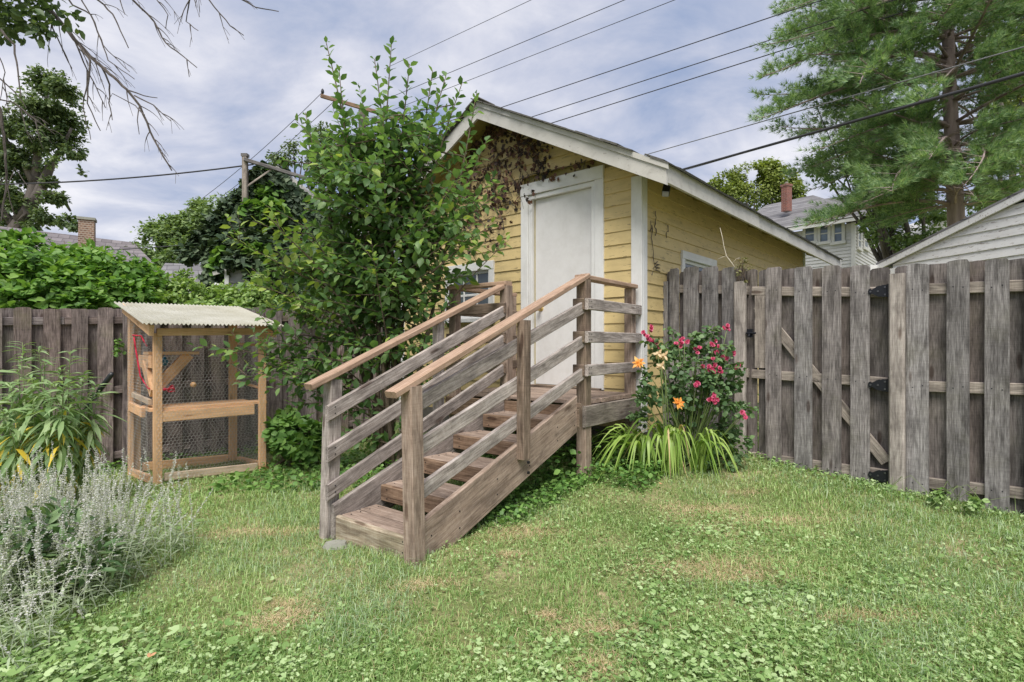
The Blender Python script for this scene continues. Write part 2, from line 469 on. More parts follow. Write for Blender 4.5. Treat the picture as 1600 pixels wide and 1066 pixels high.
M['lf_yellow'] = foliage('yellowed_leaf', (.60, .44, .05), (.72, .56, .07), (.75, .62, .18), .3)
M['lf_sage'] = foliage('silver_sage_leaf', (.25, .34, .19), (.38, .46, .30), (.50, .57, .42), .4, .7)
M['sage_fl'] = foliage('sage_flower', (.42, .42, .41), (.56, .55, .57), (.70, .68, .71), .35, .9, spec=.1)
M['lf_under'] = foliage('green_shrub_leaf', (.065, .15, .035), (.13, .26, .06), (.23, .38, .10), .28)
M['clover'] = foliage('ground_ivy_leaf', (.10, .205, .05), (.245, .375, .125), (.46, .58, .30), .25, .5, patch=3.2)
M['petal_pink'] = foliage('pink_petal', (.42, .03, .09), (.62, .07, .19), (.78, .24, .38), .3, patch=9)
M['petal_orange'] = foliage('orange_petal', (.70, .20, .03), (.80, .34, .06), (.84, .52, .16), .3)
M['petal_pale'] = foliage('faded_petal', (.62, .42, .25), (.72, .52, .30), (.78, .62, .42), .3)
M['stem'] = simple('green_stem', (.16, .22, .07), .6)
M['stem_pale'] = simple('silver_stem', (.42, .46, .35), .85)
M['twig'] = bark('grey_twig_bark', (.055, .045, .040), (.13, .11, .10), 30)
M['bark_brown'] = bark('brown_stem_bark', (.07, .05, .035), (.19, .145, .10), 25)
M['bark_grey'] = bark('grey_bark', (.07, .06, .055), (.17, .145, .13), 3)
M['bark_pine'] = bark('pine_bark', (.15, .11, .105), (.36, .285, .27), 3.5)
M['dead_leaf'] = simple('dry_leaf', (.50, .27, .14), .8)
M['stone'] = simple('grey_stone', (.26, .26, .22), .9, 0, .5)

# ------------------------------------------------------------------ ground
CP = np.array([(2.17, 4.92, -1.00), (3.31, 3.70, -1.12), (1.5, 5.4, -1.0), (.556, 4.45, -1.097), (-.554, 3.05, -1.185), (-1.14, 3.52, -1.235),
               (-3.32, 5.1, -1.287), (-2.6, 5.83, -1.31), (-3.97, 5.74, -1.34), (-4.9, 5.6, -1.36), (-2.6, 7.45, -1.28), (-1.2, 5.4, -1.16), (0, 2.0, -1.20),
               (2.4, 2.2, -1.20), (-2.6, 2.3, -1.26), (0, 0, -1.24), (5, 2.5, -1.2), (-6, 3, -1.35), (3, 9, -1.0), (-2, 10, -1.2), (8, 8, -1.1), (-9, 9, -1.35),
               (0, -4, -1.25), (9, -2, -1.25), (-9, -2, -1.3)])
def _k(d): return np.sqrt(d * d + .6)
_A = _k(np.linalg.norm(CP[:, None, :2] - CP[None, :, :2], axis=-1)) + np.eye(len(CP)) * -.02
_W = np.linalg.solve(_A, CP[:, 2] + 1.18)
def gnd(x, y):
    x = np.asarray(x, float); y = np.asarray(y, float)
    q = np.stack([x, y], -1)
    d = np.linalg.norm(q[..., None, :] - CP[:, :2], axis=-1)
    z = _k(d) @ _W
    r = np.hypot(x, y - 4)
    w = np.clip((r - 8) / 8, 0, 1)
    bumps = .012 * np.sin(x * 3.1 + 1.3 * np.sin(y * 2.3)) * np.cos(y * 2.7 + x) + .006 * np.sin(x * 9 + y * 4) * np.sin(y * 8)
    return (z * (1 - w) - 1.18) + EZ + bumps * (1 - w)
def g1(x, y): return float(gnd(x, y))

# dry and bare patches (photo pixel centre -> ground spot, radii in metres)
def spot(px, py, rx, ry, z=-1.16):
    Y = -z * FPX / (py - HZN); return ((px - 800) * Y / FPX, Y, rx * 1.25, ry * 1.25)
SPOTS = [spot(815, 828, .17, .10, -1.13), spot(415, 826, .30, .07, -1.22), spot(1072, 800, .13, .10, -1.12), spot(1125, 800, .10, .05, -1.12), spot(1215, 822, .20, .05, -1.14),
         spot(450, 930, .08, .04), spot(415, 975, .07, .06, -1.2), spot(460, 965, .08, .05, -1.2), spot(940, 990, .12, .05, -1.2), spot(935, 1045, .09, .07, -1.2), spot(855, 955, .04, .03),
         spot(1150, 905, .18, .05), spot(800, 868, .06, .03), spot(1160, 775, .10, .05, -1.1), spot(1100, 890, .25, .08), spot(660, 905, .1, .04), spot(1350, 960, .2, .05)]
def spotmask(x, y):
    m = np.zeros_like(x)
    for (sx, sy, rx, ry) in SPOTS:
        d = ((x - sx) / rx) ** 2 + ((y - sy) / ry) ** 2
        m = np.maximum(m, np.exp(-d * .8))
    return m

def axis(lo, hi, near, step):
    a = list(np.arange(-near, near + 1e-6, step)); s = step
    x = near
    while x < hi: s *= 1.35; x += s; a.append(x)
    x = -near; s = step
    while x > lo: s *= 1.35; x -= s; a.insert(0, x)
    return np.array(a)
gx = axis(-900, 900, 9, .16); gy = axis(-900, 900, 9, .16) + 4
GX, GY = np.meshgrid(gx, gy, indexing='ij')
GZ = gnd(GX, GY)
nx, ny = GX.shape
ii = (np.arange(nx - 1)[:, None] * ny + np.arange(ny - 1)[None]).ravel()
F = np.concatenate([np.stack([ii, ii + ny, ii + ny + 1], -1), np.stack([ii, ii + ny + 1, ii + 1], -1)])
gm = trimesh('ground', np.stack([GX, GY, GZ], -1).reshape(-1, 3), F, True)
m, nt, b, out = newmat('soil_and_thatch')
t = N(nt, 'ShaderNodeTexCoord')
na = noise(nt, t.outputs['Object'], 2.2, 6, .6); nb = noise(nt, t.outputs['Object'], 45, 5, .7)
c = ramp(nt, na, [(.35, (.15, .19, .06)), (.5, (.23, .25, .10)), (.66, (.40, .34, .20))])
c = mixc(nt, .8, c, ramp(nt, nb, [(.3, (.55, .5, .45)), (.7, (1.35, 1.35, 1.3))]), 'MULTIPLY')
nt.links.new(c, b.inputs['Base Color']); b.inputs['Roughness'].default_value = 1
bump(nt, b, nb, .8, .03)
soil = m
tag(link('ground', gm, soil), kind='structure')

# ------------------------------------------------------------------ boards
_bn = [0]
def board(name, parent, p0, p1, wdir, w, th, mat, ch=.004, sh0=0.0, sh1=0.0, twist=0.0, n=2):
    """chamfered board from p0 to p1 (centre line); width w along wdir, thickness th; sh = slanted end cuts (shift of the +w edge)"""
    p0 = Vector(p0); p1 = Vector(p1)
    x = (p1 - p0); L = x.length; x.normalize()
    z = x.cross(Vector(wdir)).normalized(); y = z.cross(x)
    a, c = w / 2, th / 2
    prof = [(-a + ch, -c), (a - ch, -c), (a, -c + ch), (a, c - ch), (a - ch, c), (-a + ch, c), (-a, c - ch), (-a, -c + ch)]
    vs = []
    for i in range(n):
        f = i / (n - 1)
        for (py, pz) in prof:
            xx = f * L + (sh0 * (1 - f) + sh1 * f) * (py / w)
            j = .0 if n == 2 else random.uniform(-.0012, .0012)
            vs.append((xx, py + j, pz + j))
    fs = [tuple(range(7, -1, -1)), tuple((n - 1) * 8 + k for k in range(8))]
    for i in range(n - 1):
        fs += [(i * 8 + k, i * 8 + (k + 1) % 8, (i + 1) * 8 + (k + 1) % 8, (i + 1) * 8 + k) for k in range(8)]
    me = pymesh(name, vs, fs)
    Mx = Matrix.Identity(4)
    Mx.col[0][:3] = x; Mx.col[1][:3] = y; Mx.col[2][:3] = z; Mx.col[3][:3] = p0
    return link(name, me, mat, parent, Mx)

def picket(parent, base, top_z, along, w, th, mat, name='picket', dog=.018, flat=False, lean=0.0):
    """vertical fence board, local x is up so the grain runs its length; worn dog-eared top"""
    base = Vector(base); along = Vector(along).normalized(); H = top_z - base.z
    a = w / 2; r = random.uniform
    if flat: tp = [(H + r(-.004, .004), a), (H + r(-.004, .004), -a)]
    else:
        tp = [(H - dog * r(.7, 1.5), a), (H - r(0, .006), a - dog * r(.6, 1.1)), (H + r(-.005, .003), r(-.01, .01)), (H - r(0, .008), -a + dog * r(.6, 1.1)), (H - dog * r(.7, 1.6), -a)]
    mid = H * r(.35, .65)
    out = [(0, -a), (0, a), (mid, a + r(-.0025, .0025))] + tp + [(mid, -a + r(-.0025, .0025))]
    k = len(out)
    vs = [(x, y, th / 2) for x, y in out] + [(x, y, -th / 2) for x, y in out]
    fs = [tuple(range(k)), tuple(range(2 * k - 1, k - 1, -1))] + [(i, i + k, (i + 1) % k + k, (i + 1) % k) for i in range(k)]
    me = pymesh(name, vs, fs)
    up = (Vector((0, 0, 1)) + along * lean).normalized(); y = along - up * along.dot(up); y.normalize()
    Mx = Matrix.Identity(4)
    Mx.col[0][:3] = up; Mx.col[1][:3] = y; Mx.col[2][:3] = up.cross(y); Mx.col[3][:3] = base
    return link(name, me, mat, parent, Mx)

# ================================================================== yellow garage
Z = Vector((0, 0, 1))
Cc = Vector((1.215, 5.2, 0))                     # nearest wall corner
U = Vector((-.7516, .6596, 0)).normalized()      # along the gable wall
V = Vector((-U.y * -1, -U.x, 0)).normalized()    # along the side wall, away
V = Vector((.6596, .7516, 0)).normalized()
GW, GL = 3.66, 5.9
def zr(h): return EZ + h
def onwall(px):        # distance along gable wall for photo column px
    k = (px - 800) / FPX
    return (Cc.x - k * Cc.y) / (-U.x + k * U.y)
def onside(px):
    k = (px - 800) / FPX
    return (k * Cc.y - Cc.x) / (V.x - k * V.y)
gar = thing('yellow_garage', 'yellow clapboard garage with white door at top of the stairs', 'garage', Cc + Z * (EZ - 1.1))
SL, OV, RO = .52, .40, .35           # roof slope, eave overhang, rake overhang
KZ = 1.566
def roof_under(t): # height (rel. eye) of the underside above gable position t
    half = GW / 2
    return KZ - .10 + SL * (min(t, GW - t) + OV)
# core walls behind the boards
mb = MB()
hw = [Cc + U * t + V * .03 + Z * zr(z) for t, z in ((0.03, -1.3), (GW - .03, -1.3), (GW - .03, roof_under(GW)), (GW / 2, roof_under(GW / 2)), (0.03, roof_under(0)))]
bk = [p + V * (GL - .06) for p in hw]
mb.add(hw + bk, [(0, 1, 2, 3, 4), (9, 8, 7, 6, 5), (0, 5, 6, 1), (1, 6, 7, 2), (2, 7, 8, 3), (3, 8, 9, 4), (4, 9, 5, 0)])
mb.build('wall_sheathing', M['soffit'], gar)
# foundation
mb = MB()
f0 = [Cc + U * -.02 - V * .02, Cc + U * (GW + .02) - V * .02, Cc + U * (GW + .02) + V * (GL), Cc - U * .02 + V * GL]
mb.hexa([p + Z * zr(-1.4) for p in f0], [p + Z * zr(-.80) for p in f0])
mb.build('foundation', M['foundation'], gar)

def siding(orig, d, nrm, t0, t1, z0, z1, parent, mat, top=None, proud=.018, name='siding_board', endcut=None):
    """one lap board; local x along the wall"""
    L = t1 - t0
    ta, tb = (t0, t1) if endcut is None else endcut
    x = d; y = Z; z = x.cross(y)
    s = 1 if z.dot(nrm) > 0 else -1
    bx = ta - t0; by = tb - t0
    vs = [(0, 0, proud * s), (L, 0, proud * s), (by, z1 - z0, .006 * s), (bx, z1 - z0, .006 * s),
          (0, 0, -.004 * s), (L, 0, -.004 * s), (by, z1 - z0, -.004 * s), (bx, z1 - z0, -.004 * s)]
    fs = [(0, 1, 2, 3), (7, 6, 5, 4), (0, 4, 5, 1), (1, 5, 6, 2), (2, 6, 7, 3), (3, 7, 4, 0)]
    if s < 0: fs = [tuple(reversed(f)) for f in fs]
    Mx = Matrix.Identity(4)
    Mx.col[0][:3] = x; Mx.col[1][:3] = y; Mx.col[2][:3] = z; Mx.col[3][:3] = orig + d * t0 + Z * z0
    return link(name, pymesh(name, vs, fs), mat, parent, Mx)

DT0, DT1, DZ0, DZ1 = .53, 1.30, -.414, 1.60      # door opening
CT0, CT1, CZ1 = .39, 1.46, 1.785                  # outer casing
WT0, WT1, WZ0, WZ1 = 1.875, 2.72, .28, .995       # gable window, outer trim
Z0 = -.80; ST = .1272
k = 0
rows = []
z = Z0
while z < 2.8: rows.append((z, z + ST + .012)); z += ST
for (a, bb) in rows:
    za, zb = a, bb
    # gable extent at this height
    lo0 = max(0.0, (za - roof_under(0)) / SL); lo1 = max(0.0, (zb - roof_under(0)) / SL)
    hi0, hi1 = GW - lo0, GW - lo1
    if lo1 >= GW / 2: break
    spans = [[max(.03, lo0), min(GW - .03, hi0)]]
    def cut(spans, c0, c1):
        o = []
        for s0, s1 in spans:
            if c1 <= s0 or c0 >= s1: o.append([s0, s1]); continue
            if c0 > s0: o.append([s0, c0])
            if c1 < s1: o.append([c1, s1])
        return o
    if zb - .013 > DZ0 - .05 and za < CZ1 - .03: spans = cut(spans, CT0 + .02, CT1 - .02)
    if zb > WZ0 + .03 and za < WZ1 - .03: spans = cut(spans, WT0 + .02, WT1 - .02)
    for s0, s1 in spans:
        e0 = max(s0, lo1 if s0 < .5 and lo0 > 0 else s0); e1 = min(s1, hi1 if s1 > GW - .6 and lo0 > 0 else s1)
        if lo0 > 0:
            e0 = s0 + (lo1 - lo0) if abs(s0 - lo0) < 1e-6 or lo0 > .03 and s0 == lo0 else s0
            e1 = s1 - (lo1 - lo0) if abs(s1 - hi0) < 1e-6 else s1
        if e1 - e0 < .02: continue
        siding(Cc, U, -V, s0, s1, zr(za), zr(zb), gar, M['yellow'], endcut=(e0, e1), proud=.018 + random.uniform(-.002, .003))
# side wall boards (with a window)
ST0 = onside(1062) ; ST1 = ST0 + .95; SZ1 = 1.01; SZ0 = .30
for (a, bb) in rows:
    if a > 1.62: break
    sp = [[.03, GL - .03]]
    if bb > SZ0 + .03 and a < SZ1 - .03: sp = cut(sp, ST0 + .02, ST1 - .02)
    for s0, s1 in sp:
        siding(Cc, V, -U, s0, s1, zr(a), zr(min(bb, 1.67)), gar, M['yellow'], proud=.018 + random.uniform(-.002, .003))
# corner boards
def cboard(o, along, nrm, w, z0, z1, mat=None, name='corner_board', th=.028):
    board(name, gar, o + along * w / 2 + nrm * th / 2 + Z * zr(z0), o + along * w / 2 + nrm * th / 2 + Z * zr(z1), along, w, th, mat or M['white'])
cboard(Cc - U * .028, U, -V, .115, -.82, 1.60)
cboard(Cc, V, -U, .085, -.82, 1.64)
cboard(Cc + U * (GW - .1), U, -V, .1, -.82, 1.60)
cboard(Cc + V * (GL - .11), V, -U, .11, -.82, 1.64)
# back wall siding is out of sight; door casing
T = .03
def wb(t0, t1, z0, z1, name, mat, off=.0, th=.03, along=U, nrm=-V, o=Cc, par=None):
    """flat board on a wall from t0..t1, z0..z1"""
    par = par or gar
    vert = (z1 - z0) > (t1 - t0)
    if vert:
        c = o + along * (t0 + t1) / 2 + nrm * (off + th / 2)
        return board(name, par, c + Z * zr(z0), c + Z * zr(z1), along, t1 - t0, th, mat, .003)
    c = o + nrm * (off + th / 2) + Z * zr((z0 + z1) / 2)
    return board(name, par, c + along * t0, c + along * t1, Z, z1 - z0, th, mat, .003)
dfr = wb(CT0, CT1, 1.655, CZ1, 'door_casing', M['white'], .004, .034)
for a, c in ((CT0, CT0 + .10), (CT1 - .10, CT1)):
    wb(a, c, -.44, 1.653, 'door_casing', M['white'], .002, .030)
wb(CT0 + .102, CT0 + .15, -.44, 1.61, 'door_jamb', M['white'], -.06, .078)
wb(CT1 - .15, CT1 - .102, -.44, 1.61, 'door_jamb', M['white'], -.06, .078)
wb(CT0 + .102, CT1 - .102, 1.603, 1.652, 'door_jamb', M['white'], -.06, .080)
wb(CT0 + .02, CT1 - .02, -.475, -.425, 'door_sill', M['stair_dark'], -.02, .09)
door = wb(DT0 + .005, DT1 - .005, -.42, 1.60, 'door', M['door'], -.045, .02)
mb = MB()
kp = Cc + U * onwall(843) * 1.0 - V * .0 + Z * (EZ + .44)
kp = Cc + U * (DT1 - .085) + Z * (EZ + (HZN - 482) * 6.02 / FPX)
for r_, d_ in ((.032, -.03), ):
    mb.tube([kp - V * -.03, kp - V * -.02], .034, 14); 
mb.tube([kp - V * (-.02), kp - V * .015], .012, 10)
prof = [(.015, .014), (.022, .026), (.034, .031), (.046, .028), (.054, .016), (.056, .004)]
mb.tube([kp - V * a for a, _ in prof], [r_ for _, r_ in prof], 14)
mb.build('door_knob', M['brass'], door, True)

# windows
def window(o, along, nrm, t0, t1, z0, z1, cols, rowsn, par, fw=.10, mat='white', gl='glass', sillout=.03, sub=True):
    w = MB()
    fr = wb(t0, t1, z1 - fw, z1, 'window', M[mat], .002, .034, along, nrm, o, par)
    for a, c in ((t0, t0 + fw * .85), (t1 - fw * .85, t1)):
        wb(a, c, z0 + .05, z1 - fw - .001, 'window_frame', M[mat], .002, .03, along, nrm, o, fr)
    wb(t0 - .02, t1 + .02, z0, z0 + .048, 'sill', M[mat], .0, .03 + sillout, along, nrm, o, fr)
    a0, a1, b0, b1 = t0 + fw * .85, t1 - fw * .85, z0 + .05, z1 - fw
    s = .035
    for a, c in ((a0, a0 + s), (a1 - s, a1)): wb(a, c, b0, b1, 'sash', M[mat], -.03, .03, along, nrm, o, fr)
    wb(a0 + s, a1 - s, b1 - s, b1, 'sash', M[mat], -.03, .03, along, nrm, o, fr)
    wb(a0 + s, a1 - s, b0, b0 + s, 'sash', M[mat], -.03, .03, along, nrm, o, fr)
    for i in range(1, cols):
        t = a0 + (a1 - a0) * i / cols
        wb(t - .012, t + .012, b0 + s, b1 - s, 'muntin', M[mat], -.025, .022, along, nrm, o, fr)
    for j in range(1, rowsn):
        q = b0 + (b1 - b0) * j / rowsn
        for i in range(cols):
            ta = a0 + s if i == 0 else a0 + (a1 - a0) * i / cols + .013
            tb = a1 - s if i == cols - 1 else a0 + (a1 - a0) * (i + 1) / cols - .013
            wb(ta, tb, q - .014, q + .014, 'muntin', M[mat], -.025, .022, along, nrm, o, fr)
    for i in range(cols):
        for j in range(rowsn):
            ta = a0 + (a1 - a0) * i / cols; tb = a0 + (a1 - a0) * (i + 1) / cols
            qa = b0 + (b1 - b0) * j / rowsn; qb = b0 + (b1 - b0) * (j + 1) / rowsn
            wb(ta + .001, tb - .001, qa + .001, qb - .001, 'pane', M[gl], -.018, .005, along, nrm, o, fr)
    return fr
# recess backing is the sheathing, 30 mm behind the wall face
window(Cc, U, -V, WT0, WT1, WZ0, WZ1, 3, 2, gar)
window(Cc, V, -U, ST0, ST1, SZ0, SZ1, 2, 2, gar, fw=.085)
# roof: two slabs, rake fascia, eave fascia
half = GW / 2 + OV
A0 = Cc - U * OV - V * RO
LV = GL + RO + .80
def roofpt(t, v, dz): return A0 + U * t + V * v + Z * zr(KZ + SL * (t if t <= half else 2 * half - t) + dz)
mb = MB()
mb.hexa([roofpt(.0, 0.03, -.10), roofpt(half, 0.03, -.10), roofpt(half, LV - .03, -.10), roofpt(0, LV - .03, -.10)],
        [roofpt(0, 0.03, -.03), roofpt(half, 0.03, -.03), roofpt(half, LV - .03, -.03), roofpt(0, LV - .03, -.03)])
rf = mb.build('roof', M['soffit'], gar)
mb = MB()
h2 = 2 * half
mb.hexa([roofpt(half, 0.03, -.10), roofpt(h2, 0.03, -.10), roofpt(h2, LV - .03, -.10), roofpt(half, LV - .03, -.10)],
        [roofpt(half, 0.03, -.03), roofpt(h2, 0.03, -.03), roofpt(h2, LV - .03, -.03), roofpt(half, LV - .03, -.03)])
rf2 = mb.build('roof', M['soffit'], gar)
def plank_hexa(name, p0, p1, h, nrm, th, mat, par):
    """fascia board between two top points, hanging down h"""
    mb = MB()
    q = [p0, p1, p1 + nrm * th, p0 + nrm * th]
    mb.hexa([x - Z * h for x in q], q)
    return mb.build(name, mat, par)
FH = .165
plank_hexa('rake_board', roofpt(-.028, 0, -.026), roofpt(half, 0, -.026), FH, -V * -1, .028, M['fascia'], gar)
plank_hexa('rake_board', roofpt(half, 0, -.026), roofpt(h2 + .028, 0, -.026), FH, V, .028, M['fascia'], gar)
for j, (a, c) in enumerate(((.031, 3.4), (3.404, LV))):
    plank_hexa('fascia_board', roofpt(0, a, -.026), roofpt(0, c, -.026), FH - .01, -U, .028, M['fascia'], gar)
plank_hexa('fascia_board', roofpt(h2, .031, -.026), roofpt(h2, LV, -.026), FH - .01, U, .028, M['fascia'], gar)
# thin drip strip above the rake, set proud
plank_hexa('drip_strip', roofpt(-.05, -.014, -.004), roofpt(half, -.014, -.004), .05, V, .0135, M['fascia'], gar)
# shingle courses: edges along eave and rake as pieces
sh = pymesh('shingle', [(x, y, z_) for x in (0, .30) for y in (0, .2) for z_ in (0, .012)], [(0, 1, 3, 2), (4, 6, 7, 5), (0, 4, 5, 1), (2, 3, 7, 6), (0, 2, 6, 4), (1, 5, 7, 3)])
sh.materials.append(M['shingle_edge'])
up = (U + Z * SL).normalized()
def place_sh(p, x, y, par, s=1.0):
    zz = x.cross(y).normalized()
    Mx = Matrix.Identity(4); Mx.col[0][:3] = x; Mx.col[1][:3] = y; Mx.col[2][:3] = zz; Mx.col[3][:3] = p
    return link('shingle', sh, None, par, Mx @ Matrix.Diagonal((1, s, random.uniform(.8, 1.5), 1)))
for i in range(int((LV + .02) / .303)):
    for lay in range(2):
        p = roofpt(-.06 + lay * .05 + random.uniform(-.008, .008), -.02 + i * .303 + lay * .0, -.012 + lay * .013 + random.uniform(0, .004))
        place_sh(p, V, (U * -1 * -1 + Z * SL).normalized() * 1, rf)
L = half / .14
i = 2
while i * .14 < half - .1:
    p = roofpt(i * .14, -.045 + random.uniform(-.012, .008), -.004 + random.uniform(0, .006))
    place_sh(p, V, up, rf)
    place_sh(roofpt(h2 - i * .14, .255 + random.uniform(-.012, .008), -.004 + random.uniform(0, .006)), -V, (-U + Z * SL).normalized(), rf2)
    i += 1
# the roof's shingled faces
for par, ta, tb in ((rf, .0, half), (rf2, half, h2)):
    mb = MB()
    mb.hexa([roofpt(ta, .0, -.028), roofpt(tb, .0, -.028), roofpt(tb, LV, -.028), roofpt(ta, LV, -.028)],
            [roofpt(ta, .0, -.012), roofpt(tb, .0, -.012), roofpt(tb, LV, -.012), roofpt(ta, LV, -.012)])
    mb.build('shingle_cover', M['shingle_left'], par)
# rafter tails under the side eave
for j in range(10):
    v = .55 + j * .6
    a = Cc + V * (v) - U * .01
    mb = MB(); c0 = Cc - U * (OV - .01) + V * v; c1 = Cc + V * v - U * .02
    zt0, zt1 = KZ - .105 + SL * .01, KZ - .105 + SL * (OV - .02)
    mb.hexa([c0 + Z * zr(zt0 - .04), c1 + Z * zr(zt1 - .06), c1 + V * .04 + Z * zr(zt1 - .06), c0 + V * .04 + Z * zr(zt0 - .04)],
            [c0 + Z * zr(zt0), c1 + Z * zr(zt1), c1 + V * .04 + Z * zr(zt1), c0 + V * .04 + Z * zr(zt0)])
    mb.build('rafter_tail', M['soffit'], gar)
# flood light under the eave by the corner
lp = P(1043, 288, 5.0)
lamp = MB(); ax = Vector((-.25, -.35, -.8)).normalized()
lamp.tube([lp, lp + ax * .02, lp + ax * .11], [.034, .044, .046], 4)
lo = lamp.build('flood_lamp', M['black_metal'], gar)
lamp = MB(); lamp.tube([lp + ax * .1105, lp + ax * .122], [.042, .038], 4); lamp.build('lamp_lens', M['glassbulb'], lo)
lamp = MB(); lamp.tube([lp + Vector((.0, .03, .06)), lp], .009, 6); lamp.build('lamp_arm', M['black_metal'], lo)

# ================================================================== stairs and landing
TH = R(38.4)
D = Vector((-math.sin(TH), -math.cos(TH), 0)); Lf = Vector((-math.cos(TH), math.sin(TH), 0))
F0 = Vector((.556, 4.45, 0)); W_ = .751; RS = .126; RN = .349; HR = 1.01; LN = 1.792; TR = .415; DZ = -.442; D0 = .057
def S(a, b_, z): return F0 + D * a + Lf * b_ + Z * zr(z)
st = thing('wooden_stairs', 'weathered wooden stairs with landing and handrails leading to the white door', 'stairs', S(.9, .38, -1.13))
PW = .085
# landing floor boards (run across, ends showing at the right edge)
for i in range(7):
    a = .02 - .137 * i - .06
    board('deck_board', st, S(a, -.045 + random.uniform(-.012, .008), DZ - .018), S(a, 1.43, DZ - .018), D, .131, .034, M['tread'], .005)
# rims
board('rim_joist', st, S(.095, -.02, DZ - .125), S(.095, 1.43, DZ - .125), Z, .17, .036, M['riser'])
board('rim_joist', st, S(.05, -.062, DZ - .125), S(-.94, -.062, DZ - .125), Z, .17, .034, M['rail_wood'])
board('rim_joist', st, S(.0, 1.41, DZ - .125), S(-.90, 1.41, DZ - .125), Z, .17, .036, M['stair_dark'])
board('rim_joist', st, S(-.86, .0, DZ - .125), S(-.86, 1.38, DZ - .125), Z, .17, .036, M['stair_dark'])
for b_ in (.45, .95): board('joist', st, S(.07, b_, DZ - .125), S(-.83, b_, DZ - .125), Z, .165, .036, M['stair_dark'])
# rim block on the post face
board('rim_block', st, S(.117, -.075, DZ - .03), S(.117, .075, DZ - .03), Z, .04, .012, M['stair_dark'])
board('rim_block', st, S(.117, -.06, DZ - .13), S(.117, .05, DZ - .13), Z, .145, .012, M['stair_dark'])
# posts: right front, right back, left front, landing corner, landing wall side
def post(a, b_, z0, z1, w=PW, mat='stair_dark', name='post', tilt=(0, 0)):
    p0 = S(a, b_, z0); p1 = S(a + tilt[0], b_ + tilt[1], z1)
    return board(name, st, p0, p1, Lf, w, w, M[mat], .006)
RT = DZ + HR - .038
post(-.01, -.022, -1.16, DZ - .21, .092, 'stair')
post(-.01, -.022, DZ - .209, RT, .09)
post(-.88, -.0, -1.08, RT, .082, 'stair')
post(0.03, W_, DZ - .036, RT, .085, 'stair')
post(0.03, 1.385, -1.2, RT, .085, 'stair')
post(-.84, 1.385, -1.2, RT, .085, 'stair')
# intermediate right stringer post, hangs to just above the stringer's lower edge
rl = lambda a: DZ + HR - TR * a
midA = .847
board('post', st, S(midA, -.062, -.771), S(midA, -.066, rl(midA) - .045), D, .088, .06, M['stair_dark'], .006)
board('post', st, S(.80, W_ + .062, -1.2), S(.80, W_ + .062, rl(.80) - .045), D, .08, .06, M['stair_grey'], .006)
# newels
board('newel_post', st, S(LN, -.03, g1(*S(LN, -.03, 0).xy) - EZ - .04), S(LN + .025, -.03, rl(LN) - .045), Lf, .088, .088, M['stair'], .006)
board('newel_post', st, S(LN + .0, W_ + .045, g1(*S(LN, W_, 0).xy) - EZ - .04), S(LN - .035, W_ + .045, rl(LN) - .045), Lf, .085, .09, M['stair_grey'], .006)
# handrails
e0 = RS
hrw, hrt = .092, .038
def rail(a0, b0, z0, a1, b1, z1, w=hrw, th=hrt, mat='handrail', name='handrail', wd=None, **k):
    return board(name, st, S(a0, b0, z0), S(a1, b1, z1), wd or Lf, w, th, M[mat], .006, **k)
rail(-.04, -.02, rl(0) + .0166 - .019, LN + .16, -.02, rl(LN + .16) - .019)
rail(.03, W_ + .03, rl(0.03) - .019, LN + .15, W_ + .03, rl(LN + .15) - .019)
rail(.035, -.01, DZ + HR - .017, -.93, -.01, DZ + HR - .017)
rail(.03, W_ - .03, DZ + HR - .017, .03, 1.45, DZ + HR - .017, wd=D)
rail(-.02, 1.39, DZ + HR - .018, -.89, 1.39, DZ + HR - .018)
# sloping guard boards, outside of the right posts / left posts
GBW, GBT = .092, .03
gb = []
for za_, zb_ in ((.314, -.325), (.045, -.575), (-.212, -.830)):
    rail(.02, -.040, za_ - .004, LN - .045, -.000, zb_, GBW, GBT, 'stair_grey', 'guard_board', wd=Z)
for za_, zb_ in ((.33, -.430), (.074, -.688), (-.182, -.929)):
    rail(.02, W_ - .015, za_, LN + .05, W_ - .015, zb_, GBW * 1.02, GBT, 'stair_grey', 'guard_board', wd=Z, sh1=-.42 * GBW)
# level guard boards of the landing
for dz in (.238, .50, .766):
    rail(.05, -.084, DZ + HR - dz, -.96, -.064, DZ + HR - dz, GBW, .032, 'stair_grey', 'guard_board', wd=Z)
    rail(.052, -.066, DZ + HR - dz, .052, .035, DZ + HR - dz, GBW, .026, 'stair_dark', 'guard_board', wd=Z)
    rail(.09, W_ - .04, DZ + HR - dz, .09, 1.43, DZ + HR - dz, GBW, .028, 'stair_dark', 'guard_board', wd=Z)
    rail(.0, 1.345, DZ + HR - dz, -.88, 1.345, DZ + HR - dz, GBW, .028, 'stair_dark', 'guard_board', wd=Z)
# stringers
sl = RS / RN
def zs(a): return DZ + .076 - sl * a - .13
for b_, a_end, mt, dz in ((-.02, LN - .02, 'stair', .0), (W_ - .03, LN + .02, 'stair_grey', .0)):
    a0 = .12; z0 = zs(a0) + dz; z1 = zs(a_end) + dz
    ang = math.atan(sl); hgt = .27
    o = board('stringer', st, S(a0, b_, z0), S(a_end, b_, z1), Z, hgt, .04, M[mt], .005, sh0=-math.tan(ang) * hgt, sh1=-math.tan(ang) * hgt)
